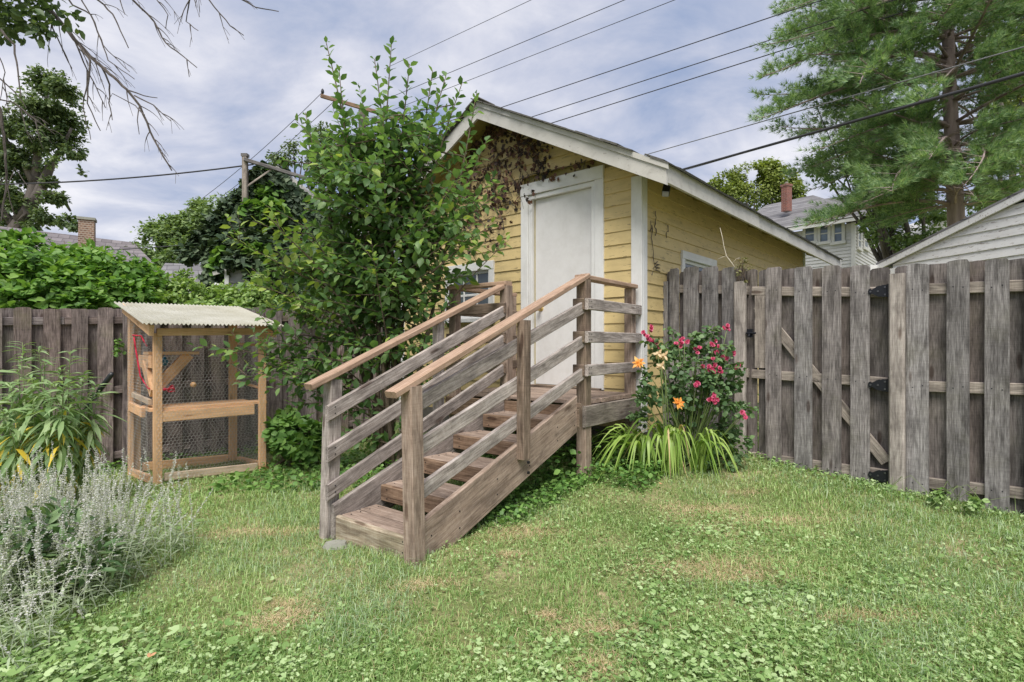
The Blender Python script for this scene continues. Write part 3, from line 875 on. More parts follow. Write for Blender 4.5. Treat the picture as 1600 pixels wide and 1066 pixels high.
# treads of two boards each and a riser
TB0, TB1 = .005, W_ - .055
for kx in range(1, 6):
    za = DZ - kx * RS; af = D0 + kx * RN
    for q in range(2):
        ac = af - .040 - .068 - q * .143
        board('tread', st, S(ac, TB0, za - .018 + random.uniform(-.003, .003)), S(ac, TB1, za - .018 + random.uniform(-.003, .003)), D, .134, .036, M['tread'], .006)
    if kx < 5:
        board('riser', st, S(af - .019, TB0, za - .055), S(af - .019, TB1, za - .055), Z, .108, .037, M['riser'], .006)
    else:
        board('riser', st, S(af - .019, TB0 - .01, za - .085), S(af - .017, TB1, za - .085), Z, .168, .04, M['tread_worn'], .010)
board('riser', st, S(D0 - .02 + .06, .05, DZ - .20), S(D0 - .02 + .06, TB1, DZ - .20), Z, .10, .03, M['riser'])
# cleats beside the newel
for z_ in (.32, .62, .90):
    board('cleat', st, S(LN - .055, .032, rl(LN) - z_ - .04), S(LN - .055, .032, rl(LN) - z_ + .05), Lf, .03, .03, M['stair'])
# bolt heads on newel and hinge side
mb = MB()
for a, b_, z_ in ((midA, -.098, -.79), (midA, -.098, -.86), (0.03, -.05, -.62)):
    p = S(a, b_, z_); mb.tube([p, p - Lf * .012], .010, 8)
mb.build('bolt', M['black_metal'], st)

mb = MB()
def nail(p, n_, r=.0045): mb.tube([p, p + n_ * .003], r, 5)
for za_, zb_ in ((.314, -.325), (.045, -.575), (-.212, -.830)):
    for e_ in (-.02, .02): nail(S(.04, -.064, za_ + e_), -Lf)
for za_, zb_ in ((.33, -.430), (.074, -.688), (-.182, -.929)):
    for e_ in (-.02, .02): nail(S(LN + .0, W_ - .0305, zb_ + .02 + e_), -Lf)
for dz in (.238, .50, .766):
    for aa, off_ in ((-.0, -.1005), (.03, -.1005), (-.88, -.0805), (-.85, -.0810)):
        for e_ in (-.022, .022): nail(S(aa, off_, DZ + HR - dz + e_), -Lf)
for kx in range(1, 6):
    za = DZ - kx * RS; af = D0 + kx * RN
    for q in range(2):
        for b_ in (.05, .09, W_ - .11):
            for e_ in (-.035, .035): nail(S(af - .108 - q * .143 + e_, b_, za + .0005), Z)
    for b_ in (.06, W_ - .12):
        for e_ in (-.03, .03): nail(S(af - .0002, b_, za - .055 + e_), D)
for a_ in (.16, .40, .75, 1.1, 1.45, 1.68):
    for e_ in (.03, -.07): nail(S(a_, -.0405, zs(a_) + e_), -Lf)
nh = mb.build('nail_heads', M['black_metal'], st); nh['kind'] = 'stuff'
# ================================================================== right hand fence and gate
RD = Vector((.683, -.73, 0)).normalized(); RO_ = Vector((2.17, 4.92, 0))
RN_ = Vector((-RD.y * -1, RD.x * -1, 0)); RN_ = Vector((-.73, -.683, 0)).normalized()   # towards the camera
def rt(px):
    k_ = (px - 800) / FPX
    return (k_ * RO_.y - RO_.x) / (RD.x - k_ * RD.y)
def rpt(t, off=0.0): return RO_ + RD * t + RN_ * off
def rtop(px, py, off=0.0):
    p = rpt(rt(px)); return EZ + (HZN - py) * p.y / FPX
def zat(py, p): return EZ + (HZN - py) * p.y / FPX
fen = thing('wooden_fence', 'tall weathered grey board fence right of the gate, beside the white garage', 'fence', rpt(rt(1500)) + Z * .08)
fen2 = thing('wooden_fence', 'short weathered fence between the yellow garage and the gate, behind the roses', 'fence', rpt(rt(1090)) + Z * .1)
gate = thing('wooden_gate', 'grey board gate with three black strap hinges and a diagonal brace', 'gate', rpt(rt(1290)) + Z * .1)
def pk(par, x0, x1, ytop, off, mat='fence', ybot=None, **k):
    t0, t1 = rt(x0), rt(x1); c = rpt((t0 + t1) / 2, off)
    w = t1 - t0
    zt = zat(ytop, rpt((t0 + t1) / 2))
    zb = g1(c.x, c.y) - .01 + (random.uniform(.0, .03)) if ybot is None else zat(ybot, rpt((t0 + t1) / 2))
    return picket(par, (c.x, c.y, zb), zt, RD, w, .019, M[mat], **k)
FO, BO = .030, -.030      # front and back offsets from rail centre
# right panel: front pickets
fr = [(1418, 1453, 413), (1481, 1516, 407), (1540, 1578, 405)]
x = 1604.0
for a, c, y_ in fr: pk(fen, a, c, y_, FO)
t = rt(1602)
while t < rt(1602) + 3.2:
    c = rpt(t + .065, FO); zt = rtop(1540, 405) - .03 * 0 + random.uniform(-.012, .012)
    picket(fen, (c.x, c.y, g1(c.x, c.y)), zt, RD, .13, .019, M['fence'])
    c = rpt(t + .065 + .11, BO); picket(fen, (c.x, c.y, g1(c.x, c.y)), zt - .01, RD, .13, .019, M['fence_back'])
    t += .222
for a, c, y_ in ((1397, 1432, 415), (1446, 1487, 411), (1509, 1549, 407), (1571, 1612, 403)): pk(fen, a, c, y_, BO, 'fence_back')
def frail(par, xa, xb, ya, yb, h, mat='rail_wood', off=0.0, name='rail', th=.038, xe=None):
    pa, pb = rpt(rt(xa)), rpt(rt(xb))
    p0 = Vector((*rpt(rt(xa), off).xy, zat(ya, pa))); p1 = Vector((*rpt(rt(xb), off).xy, zat(yb, pb)))
    if xe: p1 = p0 + (p1 - p0) * xe
    return board(name, par, p0, p1, Z, h, th, M[mat], .004)
for ya, yb in ((453, 447), (603, 608), (751, 770)):
    frail(fen, 1420, 1590, ya, yb, .078, xe=4.0)
# hinge post
pp = rpt(rt(1405), .06)
board('post', fen, (pp.x, pp.y, g1(pp.x, pp.y) - .03), (pp.x, pp.y, zat(429, rpt(rt(1405)))), RD, .098, .06, M['post_wood'], .012)
# left panel by the garage
for a, c, y_ in ((1049, 1063, 420), (1071, 1094, 418), (1100, 1124, 417), (1131, 1153, 418)): pk(fen2, a, c, y_, FO)
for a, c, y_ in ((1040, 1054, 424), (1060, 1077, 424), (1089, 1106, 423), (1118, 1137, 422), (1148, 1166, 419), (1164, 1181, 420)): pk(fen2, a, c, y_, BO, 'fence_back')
pk(fen2, 1028, 1048, 441, .055, 'fence', flat=True)
for ya, yb in ((451, 454), (573, 583), (690, 710)): frail(fen2, 1034, 1170, ya, yb, .078)
pp = rpt(rt(1161), .06)
board('post', fen2, (pp.x, pp.y, g1(pp.x, pp.y) - .03), (pp.x, pp.y, zat(441, rpt(rt(1161)))), RD, .10, .06, M['post_wood'], .012)
# gate
for a, c, y_, yb in ((1199, 1223, 418, 747), (1244, 1271, 417, 763), (1287, 1316, 416, 771), (1331, 1361, 415, 776)): pk(gate, a, c, y_, FO, ybot=yb)
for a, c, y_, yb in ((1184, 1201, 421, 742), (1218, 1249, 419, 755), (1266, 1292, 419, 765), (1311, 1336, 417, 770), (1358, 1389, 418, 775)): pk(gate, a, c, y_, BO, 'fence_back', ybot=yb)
pk(gate, 1181, 1198, 462, .012, 'rail_wood', ybot=575, flat=True)
for ya, yb in ((455, 457), (584, 598), (713, 742)): frail(gate, 1176, 1388, ya, yb, .078)
pa, pb = rpt(rt(1184)), rpt(rt(1386))
board('brace', gate, (*rpt(rt(1184), .008).xy, zat(478, pa)), (*rpt(rt(1386), .008).xy, zat(722, pb)), Z, .085, .022, M['rail_wood'])
for yc in (455, 602, 744):
    p = rpt(rt(1389), .034); base = Vector((p.x, p.y, zat(yc, rpt(rt(1389)))))
    x = -RD; y = Z
    L_ = rt(1391) - rt(1362)
    prof = [(0, .046), (.25, .046), (.33, .040), (.42, .043), (.55, .036), (.68, .024), (.80, .016), (.88, .024), (.95, .020), (1.0, .0)]
    out = [(a * L_ * 1.05, w) for a, w in prof] + [(a * L_ * 1.05, -w) for a, w in reversed(prof[:-1])]
    k_ = len(out)
    vs = [base + x * a + y * w + RN_ * .012 for a, w in out] + [base + x * a + y * w for a, w in out]
    mb = MB(); mb.add(vs, [tuple(range(k_)), tuple(range(2 * k_ - 1, k_ - 1, -1))] + [(i, i + k_, (i + 1) % k_ + k_, (i + 1) % k_) for i in range(k_)])
    mb.tube([base + RD * .006 - Z * .05 + RN_ * .012, base + RD * .006 + Z * .05 + RN_ * .012], .011, 8)
    ho = mb.build('hinge', M['black_metal'], gate)
    mb = MB()
    for a, w in ((.12, .028), (.12, -.028), (.5, 0), (.9, 0)):
        q = base + x * a * L_ + y * w + RN_ * .012; mb.tube([q, q + RN_ * .005], .007, 8)
    mb.build('screw', simple('hinge_screw', (.12, .12, .13), .35, .8) if 'hinge_screw' not in bpy.data.materials else bpy.data.materials['hinge_screw'], ho)
p = rpt(rt(1176), .05); base = Vector((p.x, p.y, zat(521, rpt(rt(1176)))))
mb = MB(); mb.box(base, .05, .02, .075, math.atan2(RD.y, RD.x)); mb.tube([base - RD * .03 + RN_ * .015, base + RD * .055 + RN_ * .015], .009, 8); mb.tube([base + RN_ * .01, base + RN_ * .035 - Z * .03], .008, 8)
mb.build('latch', M['black_metal'], gate)

def nails(par, xs, off, rails, name='nail_heads'):
    mb = MB()
    for a, c in xs:
        for ya, yb, xa, xb in rails:
            for e_ in (.28, .72):
                px_ = a + (c - a) * e_; f_ = (px_ - xa) / (xb - xa); q = rpt(rt(px_), off + .0096); z_ = zat(ya + (yb - ya) * f_ + random.uniform(-2, 2), rpt(rt(px_)))
                mb.box(Vector((q.x, q.y, z_)), .007, .002, .007, math.atan2(RD.y, RD.x))
    o = mb.build(name, M['black_metal'], par); o['kind'] = 'stuff'
nails(gate, ((1199, 1223), (1244, 1271), (1287, 1316), (1331, 1361)), FO, ((455, 457, 1176, 1388), (584, 598, 1176, 1388), (713, 742, 1176, 1388)))
nails(fen, ((1418, 1453), (1481, 1516), (1540, 1578)), FO, ((453, 447, 1420, 1590), (603, 608, 1420, 1590), (751, 770, 1420, 1590)))
nails(fen2, ((1071, 1094), (1100, 1124), (1131, 1153)), FO, ((451, 454, 1034, 1170), (573, 583, 1034, 1170)))
# ================================================================== left fence
LD = Vector((.789, .614, 0)).normalized(); LO = Vector((-4.72, 5.8, 0)); LNn = Vector((LD.y, -LD.x, 0))
def lt(px):
    k_ = (px - 800) / FPX
    return (k_ * LO.y - LO.x) / (LD.x - k_ * LD.y)
def lpt(t, off=0.0): return LO + LD * t + LNn * off
lf = thing('wooden_fence', 'long weathered purplish grey fence along the left side behind the wire enclosure', 'fence', lpt(0) + Z * -.1)
t = lt(25) - 6 * .222
ltop = lambda p: EZ + (HZN - 481.5) * p.y / FPX
k = 0
while t < lt(590):
    c = lpt(t + .065, .032); picket(lf, (c.x, c.y, g1(c.x, c.y) + random.uniform(0, .03)), ltop(c) + random.uniform(-.008, .010), LD, .137, .019, M['fence_left'], lean=random.uniform(-.004, .004))
    c = lpt(t + .176, -.032); picket(lf, (c.x, c.y, g1(c.x, c.y) + .04), ltop(c) - random.uniform(0, .012), LD, .137, .019, M['fence_left'])
    t += .2205 + random.uniform(-.004, .004)
for f_ in (.135, .90, 1.62):
    for ta, tb in ((-2.4, .0), (.004, 2.4), (2.404, 4.2)):
        a, c = lpt(ta), lpt(tb)
        board('rail', lf, (a.x, a.y, ltop(a) - f_), (c.x, c.y, ltop(c) - f_), Z, .08, .038, M['fence_left'])
for tq in (.0 - 2.3, .93, 3.3):
    a = lpt(tq, -.09); board('post', lf, (a.x, a.y, g1(a.x, a.y) - .05), (a.x, a.y, ltop(a) - .08), LD, .09, .09, M['fence_left'])
# narrow grey post at the enclosure's left
a = lpt(lt(198), .075); board('post', lf, (a.x, a.y, g1(a.x, a.y) - .03), (a.x, a.y, ltop(a) - .0), LD, .075, .06, M['fence_left'])

# ================================================================== wire enclosure ("catio")
CA = Vector((.70, .714, 0)).normalized(); CB = Vector((-.714, .70, 0)).normalized()
C0 = Vector((-3.32, 5.1, 0)); CW, CD = 1.017, .86
def zc_(a, b_): p = C0 + CA * a + CB * b_; return -1.287 - .033 * a / 1.017 - .05 * b_ / .86
def K(a, b_, z): return C0 + CA * a + CB * b_ + Z * zr(z)
co = thing('wire_enclosure', 'new pine and chicken wire pet enclosure with a corrugated ivory roof', 'enclosure', K(.5, .4, zc_(.5, .4)))
pw, pt = .089, .038
def cb(p0, p1, wd, w=pw, th=pt, mat='pine', name='frame_board'): return board(name, co, p0, p1, wd, w, th, M[mat], .003)
tf, tb_ = .115, .335
for a, b_, zt in ((.0, .0, tf), (CW, .0, tf + .03), (0, CD, tb_), (CW, CD, tb_)):
    sgn = .030 if a == 0 else -.036
    cb(K(a + sgn, b_, zc_(a, b_) - .01), K(a + sgn, b_, zt), CA, (.072 if b_ == 0 else .085), .038, name='post')
    if a == 0 and b_ > 0: cb(K(a - .02, b_ + (.035 if b_ == 0 else -.035), zc_(a, b_) - .01), K(a - .02, b_ + (.035 if b_ == 0 else -.035), zt - .02), CB, .089, .038, name='post')
def hb(a0, b0, a1, b1, z0, z1, w=pw, th=pt, mat='pine', name='frame_board', wd=Z): return cb(K(a0, b0, z0), K(a1, b1, z1), wd, w, th, mat, name)
hb(.088, 0, CW - .09, 0, zc_(0, 0) + .055, zc_(CW, 0) + .055, .07, mat='pine_pale', name='sill')
hb(.088, CD, CW - .09, CD, zc_(0, CD) + .065, zc_(CW, CD) + .065, .09, name='sill')
hb(-.015, .09, -.015, CD - .08, zc_(0, 0) + .04, zc_(0, CD) + .04, .07, name='sill')
hb(CW + .02, .02, CW + .02, CD - .02, zc_(CW, 0) + .04, zc_(CW, CD) + .04, .07, name='sill')
hb(.02, -.022, CW + .03, -.022, tf + .01, tf + .035, .07, .03, name='header')
hb(.02, CD + .02, CW + .03, CD + .02, tb_ - .02, tb_ - .02, .08, .03, name='header')
# sloping side rafters
for a in (-.045, CW + .045):
    cb(K(a, -.13, tf + .02), K(a, CD + .12, tb_ + .055), Z, .10, .038, 'pine', 'rafter')
# mid rails
hb(-.012, .08, -.012, CD - .1, -.53, -.50, .05, .03, 'pine_pale')
hb(CW, .04, CW, CD - .04, .0, .02, .025, .02, name='cross_bar'); hb(CW, .04, CW, CD - .04, -.46, -.42, .025, .02, name='cross_bar')
# shelf: two planks and front board
hb(-.03, .10, CW + .02, .10, -.60, -.60, .18, .03, name='shelf_plank', wd=CB)
hb(.0, .002, CW - .12, .002, -.665, -.665, .10, .032, name='shelf_front')
hb(-.03, .24, -.03, .80, -.64, -.62, .09, .035, name='shelf_bearer')
hb(-.02, .30, CW - .1, .30, -.60, -.60, .18, .03, name='shelf_plank', wd=CB)
# upper perch with brace
hb(.0, .30, .44, .30, -.075, -.075, .20, .028, name='perch', wd=CB)
hb(.02, .60, .02, .10, -.155, -.155, .12, .035, name='perch_bearer')
cb(K(.36, .26, -.09), K(.04, .26, -.46), CB, .036, .10, name='perch_brace')
cb(K(.02, .10, -.45), K(.02, .42, -.18), CA, .05, .09, name='perch_brace')
# knob
kb = MB(); q = K(.62, .05, -.12)
q = P(302, 601, 5.35)
kb.tube([q + CB * .03, q + CB * .01, q - CB * .01, q - CB * .03], [.012, .026, .026, .012], 12)
kb.build('round_knob', M['woodball'], co, True)
# corrugated roof
nC, nR = 220, 2
a0, a1, b0, b1 = -.13, CW + .10, -.22, CD + .16
vs = []; th_ = .004
def rz_(b_): return tf + .095 + (tb_ + .105 - tf - .095) * (b_ + .13) / (CD + .25)
for s_ in (0, 1):
    for j in range(nR):
        for i in range(nC):
            a = a0 + (a1 - a0) * i / (nC - 1); b_ = b0 + (b1 - b0) * j / (nR - 1)
            w = .0085 * math.sin(2 * math.pi * i / (nC - 1) * 34)
            vs.append(K(a, b_, rz_(b_) + w + th_ * s_ + .012 * a))
fs = []
for s_ in (0, 1):
    for j in range(nR - 1):
        for i in range(nC - 1):
            o_ = s_ * nC * nR + j * nC + i
            f = (o_, o_ + 1, o_ + nC + 1, o_ + nC); fs.append(f if s_ else tuple(reversed(f)))
for i in range(nC - 1):
    fs.append((i, i + 1, nC * nR + i + 1, nC * nR + i)); q_ = (nR - 1) * nC; fs.append((q_ + i + 1, q_ + i, nC * nR + q_ + i, nC * nR + q_ + i + 1))
mb = MB(); mb.add(vs, fs); mb.build('corrugated_roof', M['corrugated'], co)
# hexagonal wire netting on four faces
def netting(o, ax, L_, ht, cell=.034, r=.0010, hfun=None):
    segs = []
    s3 = cell / math.sqrt(3)
    rowh = 1.5 * s3
    nrow = int(ht / rowh) + 2; ncol = int(L_ / cell) + 2
    for j in range(nrow):
        for i in range(ncol):
            cx_ = i * cell + (j % 2) * cell / 2; cz = j * rowh
            v0 = (cx_, cz + s3); v1 = (cx_ + cell / 2, cz + s3 / 2); v2 = (cx_ + cell / 2, cz - s3 / 2); v5 = (cx_ - cell / 2, cz + s3 / 2)
            segs += [(v0, v1), (v1, v2), (v0, v5)]
    segs = np.array(segs)
    ok = (segs[..., 0].min(1) > 0) & (segs[..., 0].max(1) < L_) & (segs[..., 1].min(1) > 0)
    top = np.array([hfun(x_) for x_ in segs[..., 0].max(1)]) if hfun else ht
    ok &= segs[..., 1].max(1) < top
    segs = segs[ok]
    nrm = np.array(ax.cross(Z)); axv = np.array(ax)
    p = lambda q: np.array(o)[None] + q[:, :1] * axv[None] + q[:, 1:] * np.array([[0, 0, 1.]])
    A_, B_ = p(segs[:, 0]), p(segs[:, 1])
    wav = .004 * np.sin(segs[:, 0, 0] * 23 + segs[:, 0, 1] * 17)[:, None] * nrm
    d = norm(B_ - A_); s_ = norm(np.cross(d, nrm))
    Vv = []; rr = r
    offs = [s_ * rr, -s_ * rr * .5 + nrm * rr * .87, -s_ * rr * .5 - nrm * rr * .87]
    Vv = np.stack([A_ + wav + q for q in offs] + [B_ + wav + q for q in offs], 1)
    F_ = np.array([(0, 1, 4), (0, 4, 3), (1, 2, 5), (1, 5, 4), (2, 0, 3), (2, 3, 5)])
    n_ = len(Vv)
    F_ = (F_[None] + (np.arange(n_) * 6)[:, None, None]).reshape(-1, 3)
    o0 = np.array(wloc(co).translation)
    me = trimesh('chicken_wire', Vv.reshape(-1, 3) - o0, F_)
    ob = link('chicken_wire', me, M['galv'], co, Matrix.Translation(Vector(o0)))
    ob['kind'] = 'stuff'
netting(K(0, -.024, zc_(0, 0) + .02), CA, CW, 1.36)
netting(K(-.044, 0, zc_(0, 0) + .02), CB, CD, 1.6, hfun=lambda x_: 1.38 + x_ * .23)
netting(K(CW + .044, 0, zc_(CW, 0) + .02), CB, CD, 1.6, hfun=lambda x_: 1.40 + x_ * .23)
netting(K(0, CD + .024, zc_(0, CD) + .02), CA, CW, 1.55)
# things hanging in the enclosure
def ropepts(pts, Y, sag=0.0, n=6):
    o_ = []
    for (xa, ya), (xb, yb) in zip(pts[:-1], pts[1:]):
        for i in range(n): f = i / n; o_.append(P(xa + (xb - xa) * f, ya + (yb - ya) * f, Y + .01 * math.sin(9 * f + xa)) - Z * sag * math.sin(math.pi * f))
    o_.append(P(*pts[-1], Y)); return o_
mb = MB()
for off in (0, .012):
    mb.tube([q + Vector((off, -off, .0)) for q in ropepts([(207, 524), (220, 525), (229, 541)], 5.18)], .006, 6)
    mb.tube([q + Vector((off, -off, .0)) for q in ropepts([(209, 527), (213, 553), (219, 588), (231, 607), (246, 610)], 5.18)], .006, 6)
tag(mb.build('rope_toy', M['rope'], None, True), 'red knotted cord looped down the left side of the wire enclosure', 'rope')
mb = MB()
mb.tube(ropepts([(250, 609), (262, 608), (272, 606)], 5.35), .012, 8)
mb.tube(ropepts([(262, 608), (270, 602), (273, 611), (264, 612), (256, 606)], 5.36, n=3), .009, 6)
tag(mb.build('rope_toy', M['rope'], None, True), 'red rope knot toy lying beside the left front post inside the enclosure', 'toy')
mb = MB(); mb.tube([P(256, 559, 5.55), P(258, 565, 5.55), P(257, 571, 5.55)], [.02, .03, .018], 8); mb.tube([P(257, 545, 5.55), P(257, 560, 5.55)], .003, 4)
tag(mb.build('hanging_toy', M['blue'], None, True), 'small blue toy hanging under the perch of the enclosure', 'toy')

# black pole leaning behind the lance-leaved plant
mb = MB(); p0, p1 = P(60, 735, 4.6), P(176, 583, 4.55)
pts = [p0 + (p1 - p0) * f for f in (0, .3, .6, .8)]
mb.tube(pts, .012, 8)
bp = mb.build('pole', M['black_plastic'], None, True)
tag(bp, 'black pole with thick grip leaning among the lance-leaved plant by the left fence', 'pole')
mb = MB(); mb.tube([p0 + (p1 - p0) * f for f in (.8, .82, .98, 1.0)], [.012, .021, .021, .014], 10); mb.build('grip', M['black_plastic'], bp, True)

# ================================================================== background buildings
# left house: shingled roof with a brick chimney
lh = thing('house', 'low house with brown grey shingle roof and brick chimney beyond the left hedge', 'house', P(100, 520, 17))
def quadroof(name, pts, mat, par, th=.12):
    mb = MB(); n = (pts[1] - pts[0]).cross(pts[3] - pts[0]).normalized()
    if n.z < 0: n = -n
    mb.hexa([p - n * th for p in pts], pts); return mb.build(name, mat, par)
r0, r1 = P(-260, 322, 15.0), P(208, 379, 19.0)
e0_, e1_ = P(-300, 470, 11.5), P(262, 432, 15.5)
quadroof('roof', [e0_, e1_, r1, r0], M['shingle_left'], lh)
b0_, b1_ = r0 + Vector((1.5, 4, -2.2)), r1 + Vector((1.5, 4, -2.2))
quadroof('roof', [r0 + Z * .002, r1 + Z * .002, b1_, b0_], M['shingle_left'], lh)
mb = MB()
q = [e0_ + Vector((.4, .3, -.25)), e1_ + Vector((-.4, .3, -.25)), b1_ + Vector((-.3, -.4, -.25)), b0_ + Vector((.3, -.4, -.25))]
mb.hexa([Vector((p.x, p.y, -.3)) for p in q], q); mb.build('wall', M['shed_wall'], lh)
cpt = P(136, 345, 15.6); mb = MB()
mb.box(Vector((cpt.x, cpt.y, cpt.z - .75)), .36, .36, 1.5, .55)
mb.build('chimney', M['brick_tan'], lh)
mb = MB(); mb.box(Vector((cpt.x, cpt.y, cpt.z + .03)), .42, .42, .07, .55); mb.build('chimney_cap', M['stone'], lh)
# low grey roof between hedge and trees
ls = thing('outbuilding', 'small outbuilding with a grey shingle roof behind the hedge, left of the ivy shed', 'shed', P(290, 520, 14))
quadroof('roof', [P(225, 462, 12.5), P(345, 462, 12.5), P(330, 414, 14.5), P(258, 411, 14.5)], M['shingle_far'], ls)
mb = MB(); a, c_, d_, e_ = P(228, 464, 12.6), P(342, 464, 12.6), P(330, 464, 15.2), P(255, 464, 15.2)
mb.hexa([Vector((p.x, p.y, -.3)) for p in (a, c_, d_, e_)], [Vector((p.x, p.y, a.z)) for p in (a, c_, d_, e_)]); mb.build('wall', M['shed_wall'], ls)

# ivy covered shed
ish = thing('ivy_shed', 'old white shed buried in dark ivy with a silver metal roof', 'shed', P(440, 520, 11))
SA = Vector((.94, .34, 0)).normalized(); SB = Vector((-.34, .94, 0)).normalized()
pk_ = P(432, 262, 10.6)
def I(a, b_, z): return Vector((pk_.x, pk_.y, 0)) + SA * a + SB * b_ + Z * z
hw_ = 2.15; eave = P(345, 398, 10).z
zpk = pk_.z
ev = zpk - 1.75
mb = MB()
f_ = [I(-1.15, 0, -.3), I(hw_, 0, -.3), I(hw_, 0, ev - .1), I(0, 0, zpk - .12), I(-1.15, 0, ev + .12)]
mb.add(f_ + [p + SB * 4 for p in f_], [(0, 1, 2, 3, 4), (9, 8, 7, 6, 5), (0, 5, 6, 1), (1, 6, 7, 2), (2, 7, 8, 3), (3, 8, 9, 4), (4, 9, 5, 0)])
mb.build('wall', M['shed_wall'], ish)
def sroof(a0, z0_, a1, z1_, mat, name='roof'):
    mb = MB(); q = [I(a0, -.25, z0_), I(a1, -.25, z1_), I(a1, 4.2, z1_), I(a0, 4.2, z0_)]
    mb.hexa([p - Z * .05 for p in q], q); return mb.build(name, mat, ish)
sroof(0, zpk, hw_ + .3, zpk - 1.75 * (hw_ + .3) / hw_ + .1, M['metal_roof'])
sroof(-1.30, ev - .06, -.001, zpk, M['metal_roof'])
mb = MB(); q = [I(0, -.28, zpk - .02), I(hw_ + .3, -.28, zpk - 1.75 * (hw_ + .3) / hw_ + .08), I(hw_ + .3, -.255, zpk - 1.75 * (hw_ + .3) / hw_ + .08), I(0, -.255, zpk - .02)]
mb.hexa([p - Z * .16 for p in q], q); mb.build('rake_board', M['fascia'], ish)
# ribs of the metal roof
for j in range(9):
    mb = MB(); a_, c_ = I(.0, -.2 + j * .5, zpk + .012), I(hw_ + .3, -.2 + j * .5, zpk - 1.75 * (hw_ + .3) / hw_ + .112)
    mb.tube([a_, c_], .018, 5); mb.build('roof_rib', M['metal_roof'], ish)
# low left wing with clapboards and white trim that shows under the ivy
wz0, wz1 = P(0, 462, 9.6).z, P(0, 400, 9.6).z
wo_ = P(360, 500, 9.4); wo_.z = 0
for j in range(15):
    z_ = -.2 + j * .19
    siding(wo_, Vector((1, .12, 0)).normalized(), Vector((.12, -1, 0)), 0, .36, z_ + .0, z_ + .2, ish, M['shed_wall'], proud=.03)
mb = MB(); mb.box(wo_ + Vector((-.03, -.05, 1.15)), .07, .05, 2.8, .1); mb.build('corner_board', M['white'], ish)
a, c_ = P(335, 446, 9.5), P(362, 455, 9.5)
board('eave_trim', ish, a, c_, Z, .10, .03, M['white'], .003)
board('eave_trim', ish, P(333, 428, 9.6), P(366, 418, 9.6), Z, .07, .03, M['fascia'], .003)
mb = MB(); w0 = wo_ + Vector((0, .08, 0)); mb.hexa([w0 + Vector((0, 0, -.3)), w0 + Vector((.36, .05, -.3)), w0 + Vector((.36, .8, -.3)), w0 + Vector((0, .8, -.3))], [w0 + Vector((0, 0, wz1)), w0 + Vector((.36, .05, wz1)), w0 + Vector((.36, .8, wz1)), w0 + Vector((0, .8, wz1))])
mb.build('wall', M['shed_wall'], ish)
# timber post with a wooden arm to the shed roof
po = thing('timber_pole', 'tall square timber post with a long wooden arm beside the ivy shed', 'pole', P(383, 520, 9.9))
a = P(383, 244, 9.9)
board('post', po, (a.x, a.y, -.1), a, Vector((1, 0, 0)), .085, .085, M['rail_wood'], .01)
board('arm', po, P(381, 249, 9.82), P(515, 290, 10.6), Z, .065, .05, M['fence'], .008)
board('strut', po, P(385, 292, 9.9), P(428, 262, 10.1), Z, .03, .03, M['rail_wood'], .005)
mb = MB(); mb.box(P(383, 243, 9.9), .11, .10, .05); mb.build('cap', M['fence'], po)
# utility pole with crossarm, mostly behind the plum tree
up_ = thing('utility_pole', 'utility pole whose crossarm pokes out above the plum tree', 'pole', P(565, 520, 17))
a = P(566, 172, 17)
mb = MB(); mb.tube([Vector((a.x, a.y, -.3)), a], [.16, .11], 12); mb.build('pole', M['bark_grey'], up_)
board('crossarm', up_, P(502, 150, 16.9), P(625, 186, 16.4), Z, .11, .09, M['riser'], .01)
for px, py, Y_ in ((504, 147, 16.9), (530, 153, 16.7), (610, 180, 16.1)):
    mb = MB(); q = P(px, py, Y_); mb.tube([q, q + Z * .06, q + Z * .12, q + Z * .16], [.03, .05, .04, .015], 8); mb.build('insulator', M['black_metal'], up_)

# right: two storey pale house behind the pine
rh = thing('house', 'pale grey two storey house with hipped shingle roof and red brick chimney', 'house', P(1300, 520, 24))
HA = Vector((.97, .24, 0)).normalized()
p0 = P(1178, 375, 27.5); p1 = P(1334, 345, 24.0)
hx = (p1 - p0); hx.z = 0; hl = hx.length; hx.normalize(); hn = Vector((hx.y, -hx.x, 0)); zt = EZ + (HZN - 345) * 23.5 / FPX - .05
def H(a, b_, z): return Vector((p0.x, p0.y, 0)) + hx * a - hn * b_ + Z * z
zt = P(1334, 348, 24.0).z
p2 = P(1375, 352, 27.5); hl = hl
nrows = int((zt + .3) / .17)
def sawwall(o, d, n_, L_, z0_, z1_, step, proud=.03):
    """lap siding as one folded sheet"""
    mb = MB(); z = z0_; vs = []; 
    while z < z1_:
        za, zb = z, min(z + step, z1_)
        q = [o + n_ * proud + Z * za, o + d * L_ + n_ * proud + Z * za, o + d * L_ + n_ * .004 + Z * zb, o + n_ * .004 + Z * zb]
        mb.add(q, [(0, 1, 2, 3)]); q2 = [o + n_ * .004 + Z * za, o + d * L_ + n_ * .004 + Z * za, q[1], q[0]]; mb.add(q2, [(0, 1, 2, 3)])
        z += step
    return mb
sawwall(H(0, 0, 0), hx, hn, hl, -.3, zt, .15).build('siding', M['house_grey'], rh)
co2 = H(hl, 0, 0); d2 = (P(1372, 400, 28.5) - P(1334, 400, 24.0)); d2.z = 0; L2 = d2.length; d2.normalize(); n2_ = Vector((d2.y, -d2.x, 0))
sawwall(co2, d2, n2_, L2, -.3, zt, .15).build('siding', M['house_grey'], rh)
board('corner_board', rh, co2 + hn * .04 + Z * -.3, co2 + hn * .04 + Z * zt, hx, .16, .05, M['white'])
mb = MB(); q = [H(0, .1, -.3), H(hl - .1, .1, -.3), co2 + d2 * L2 - n2_ * .1 + Z * -.3, H(0, 6, -.3)]
mb.hexa(q, [p + Z * (zt + .3) for p in q]); mb.build('wall', M['house_grey'], rh)
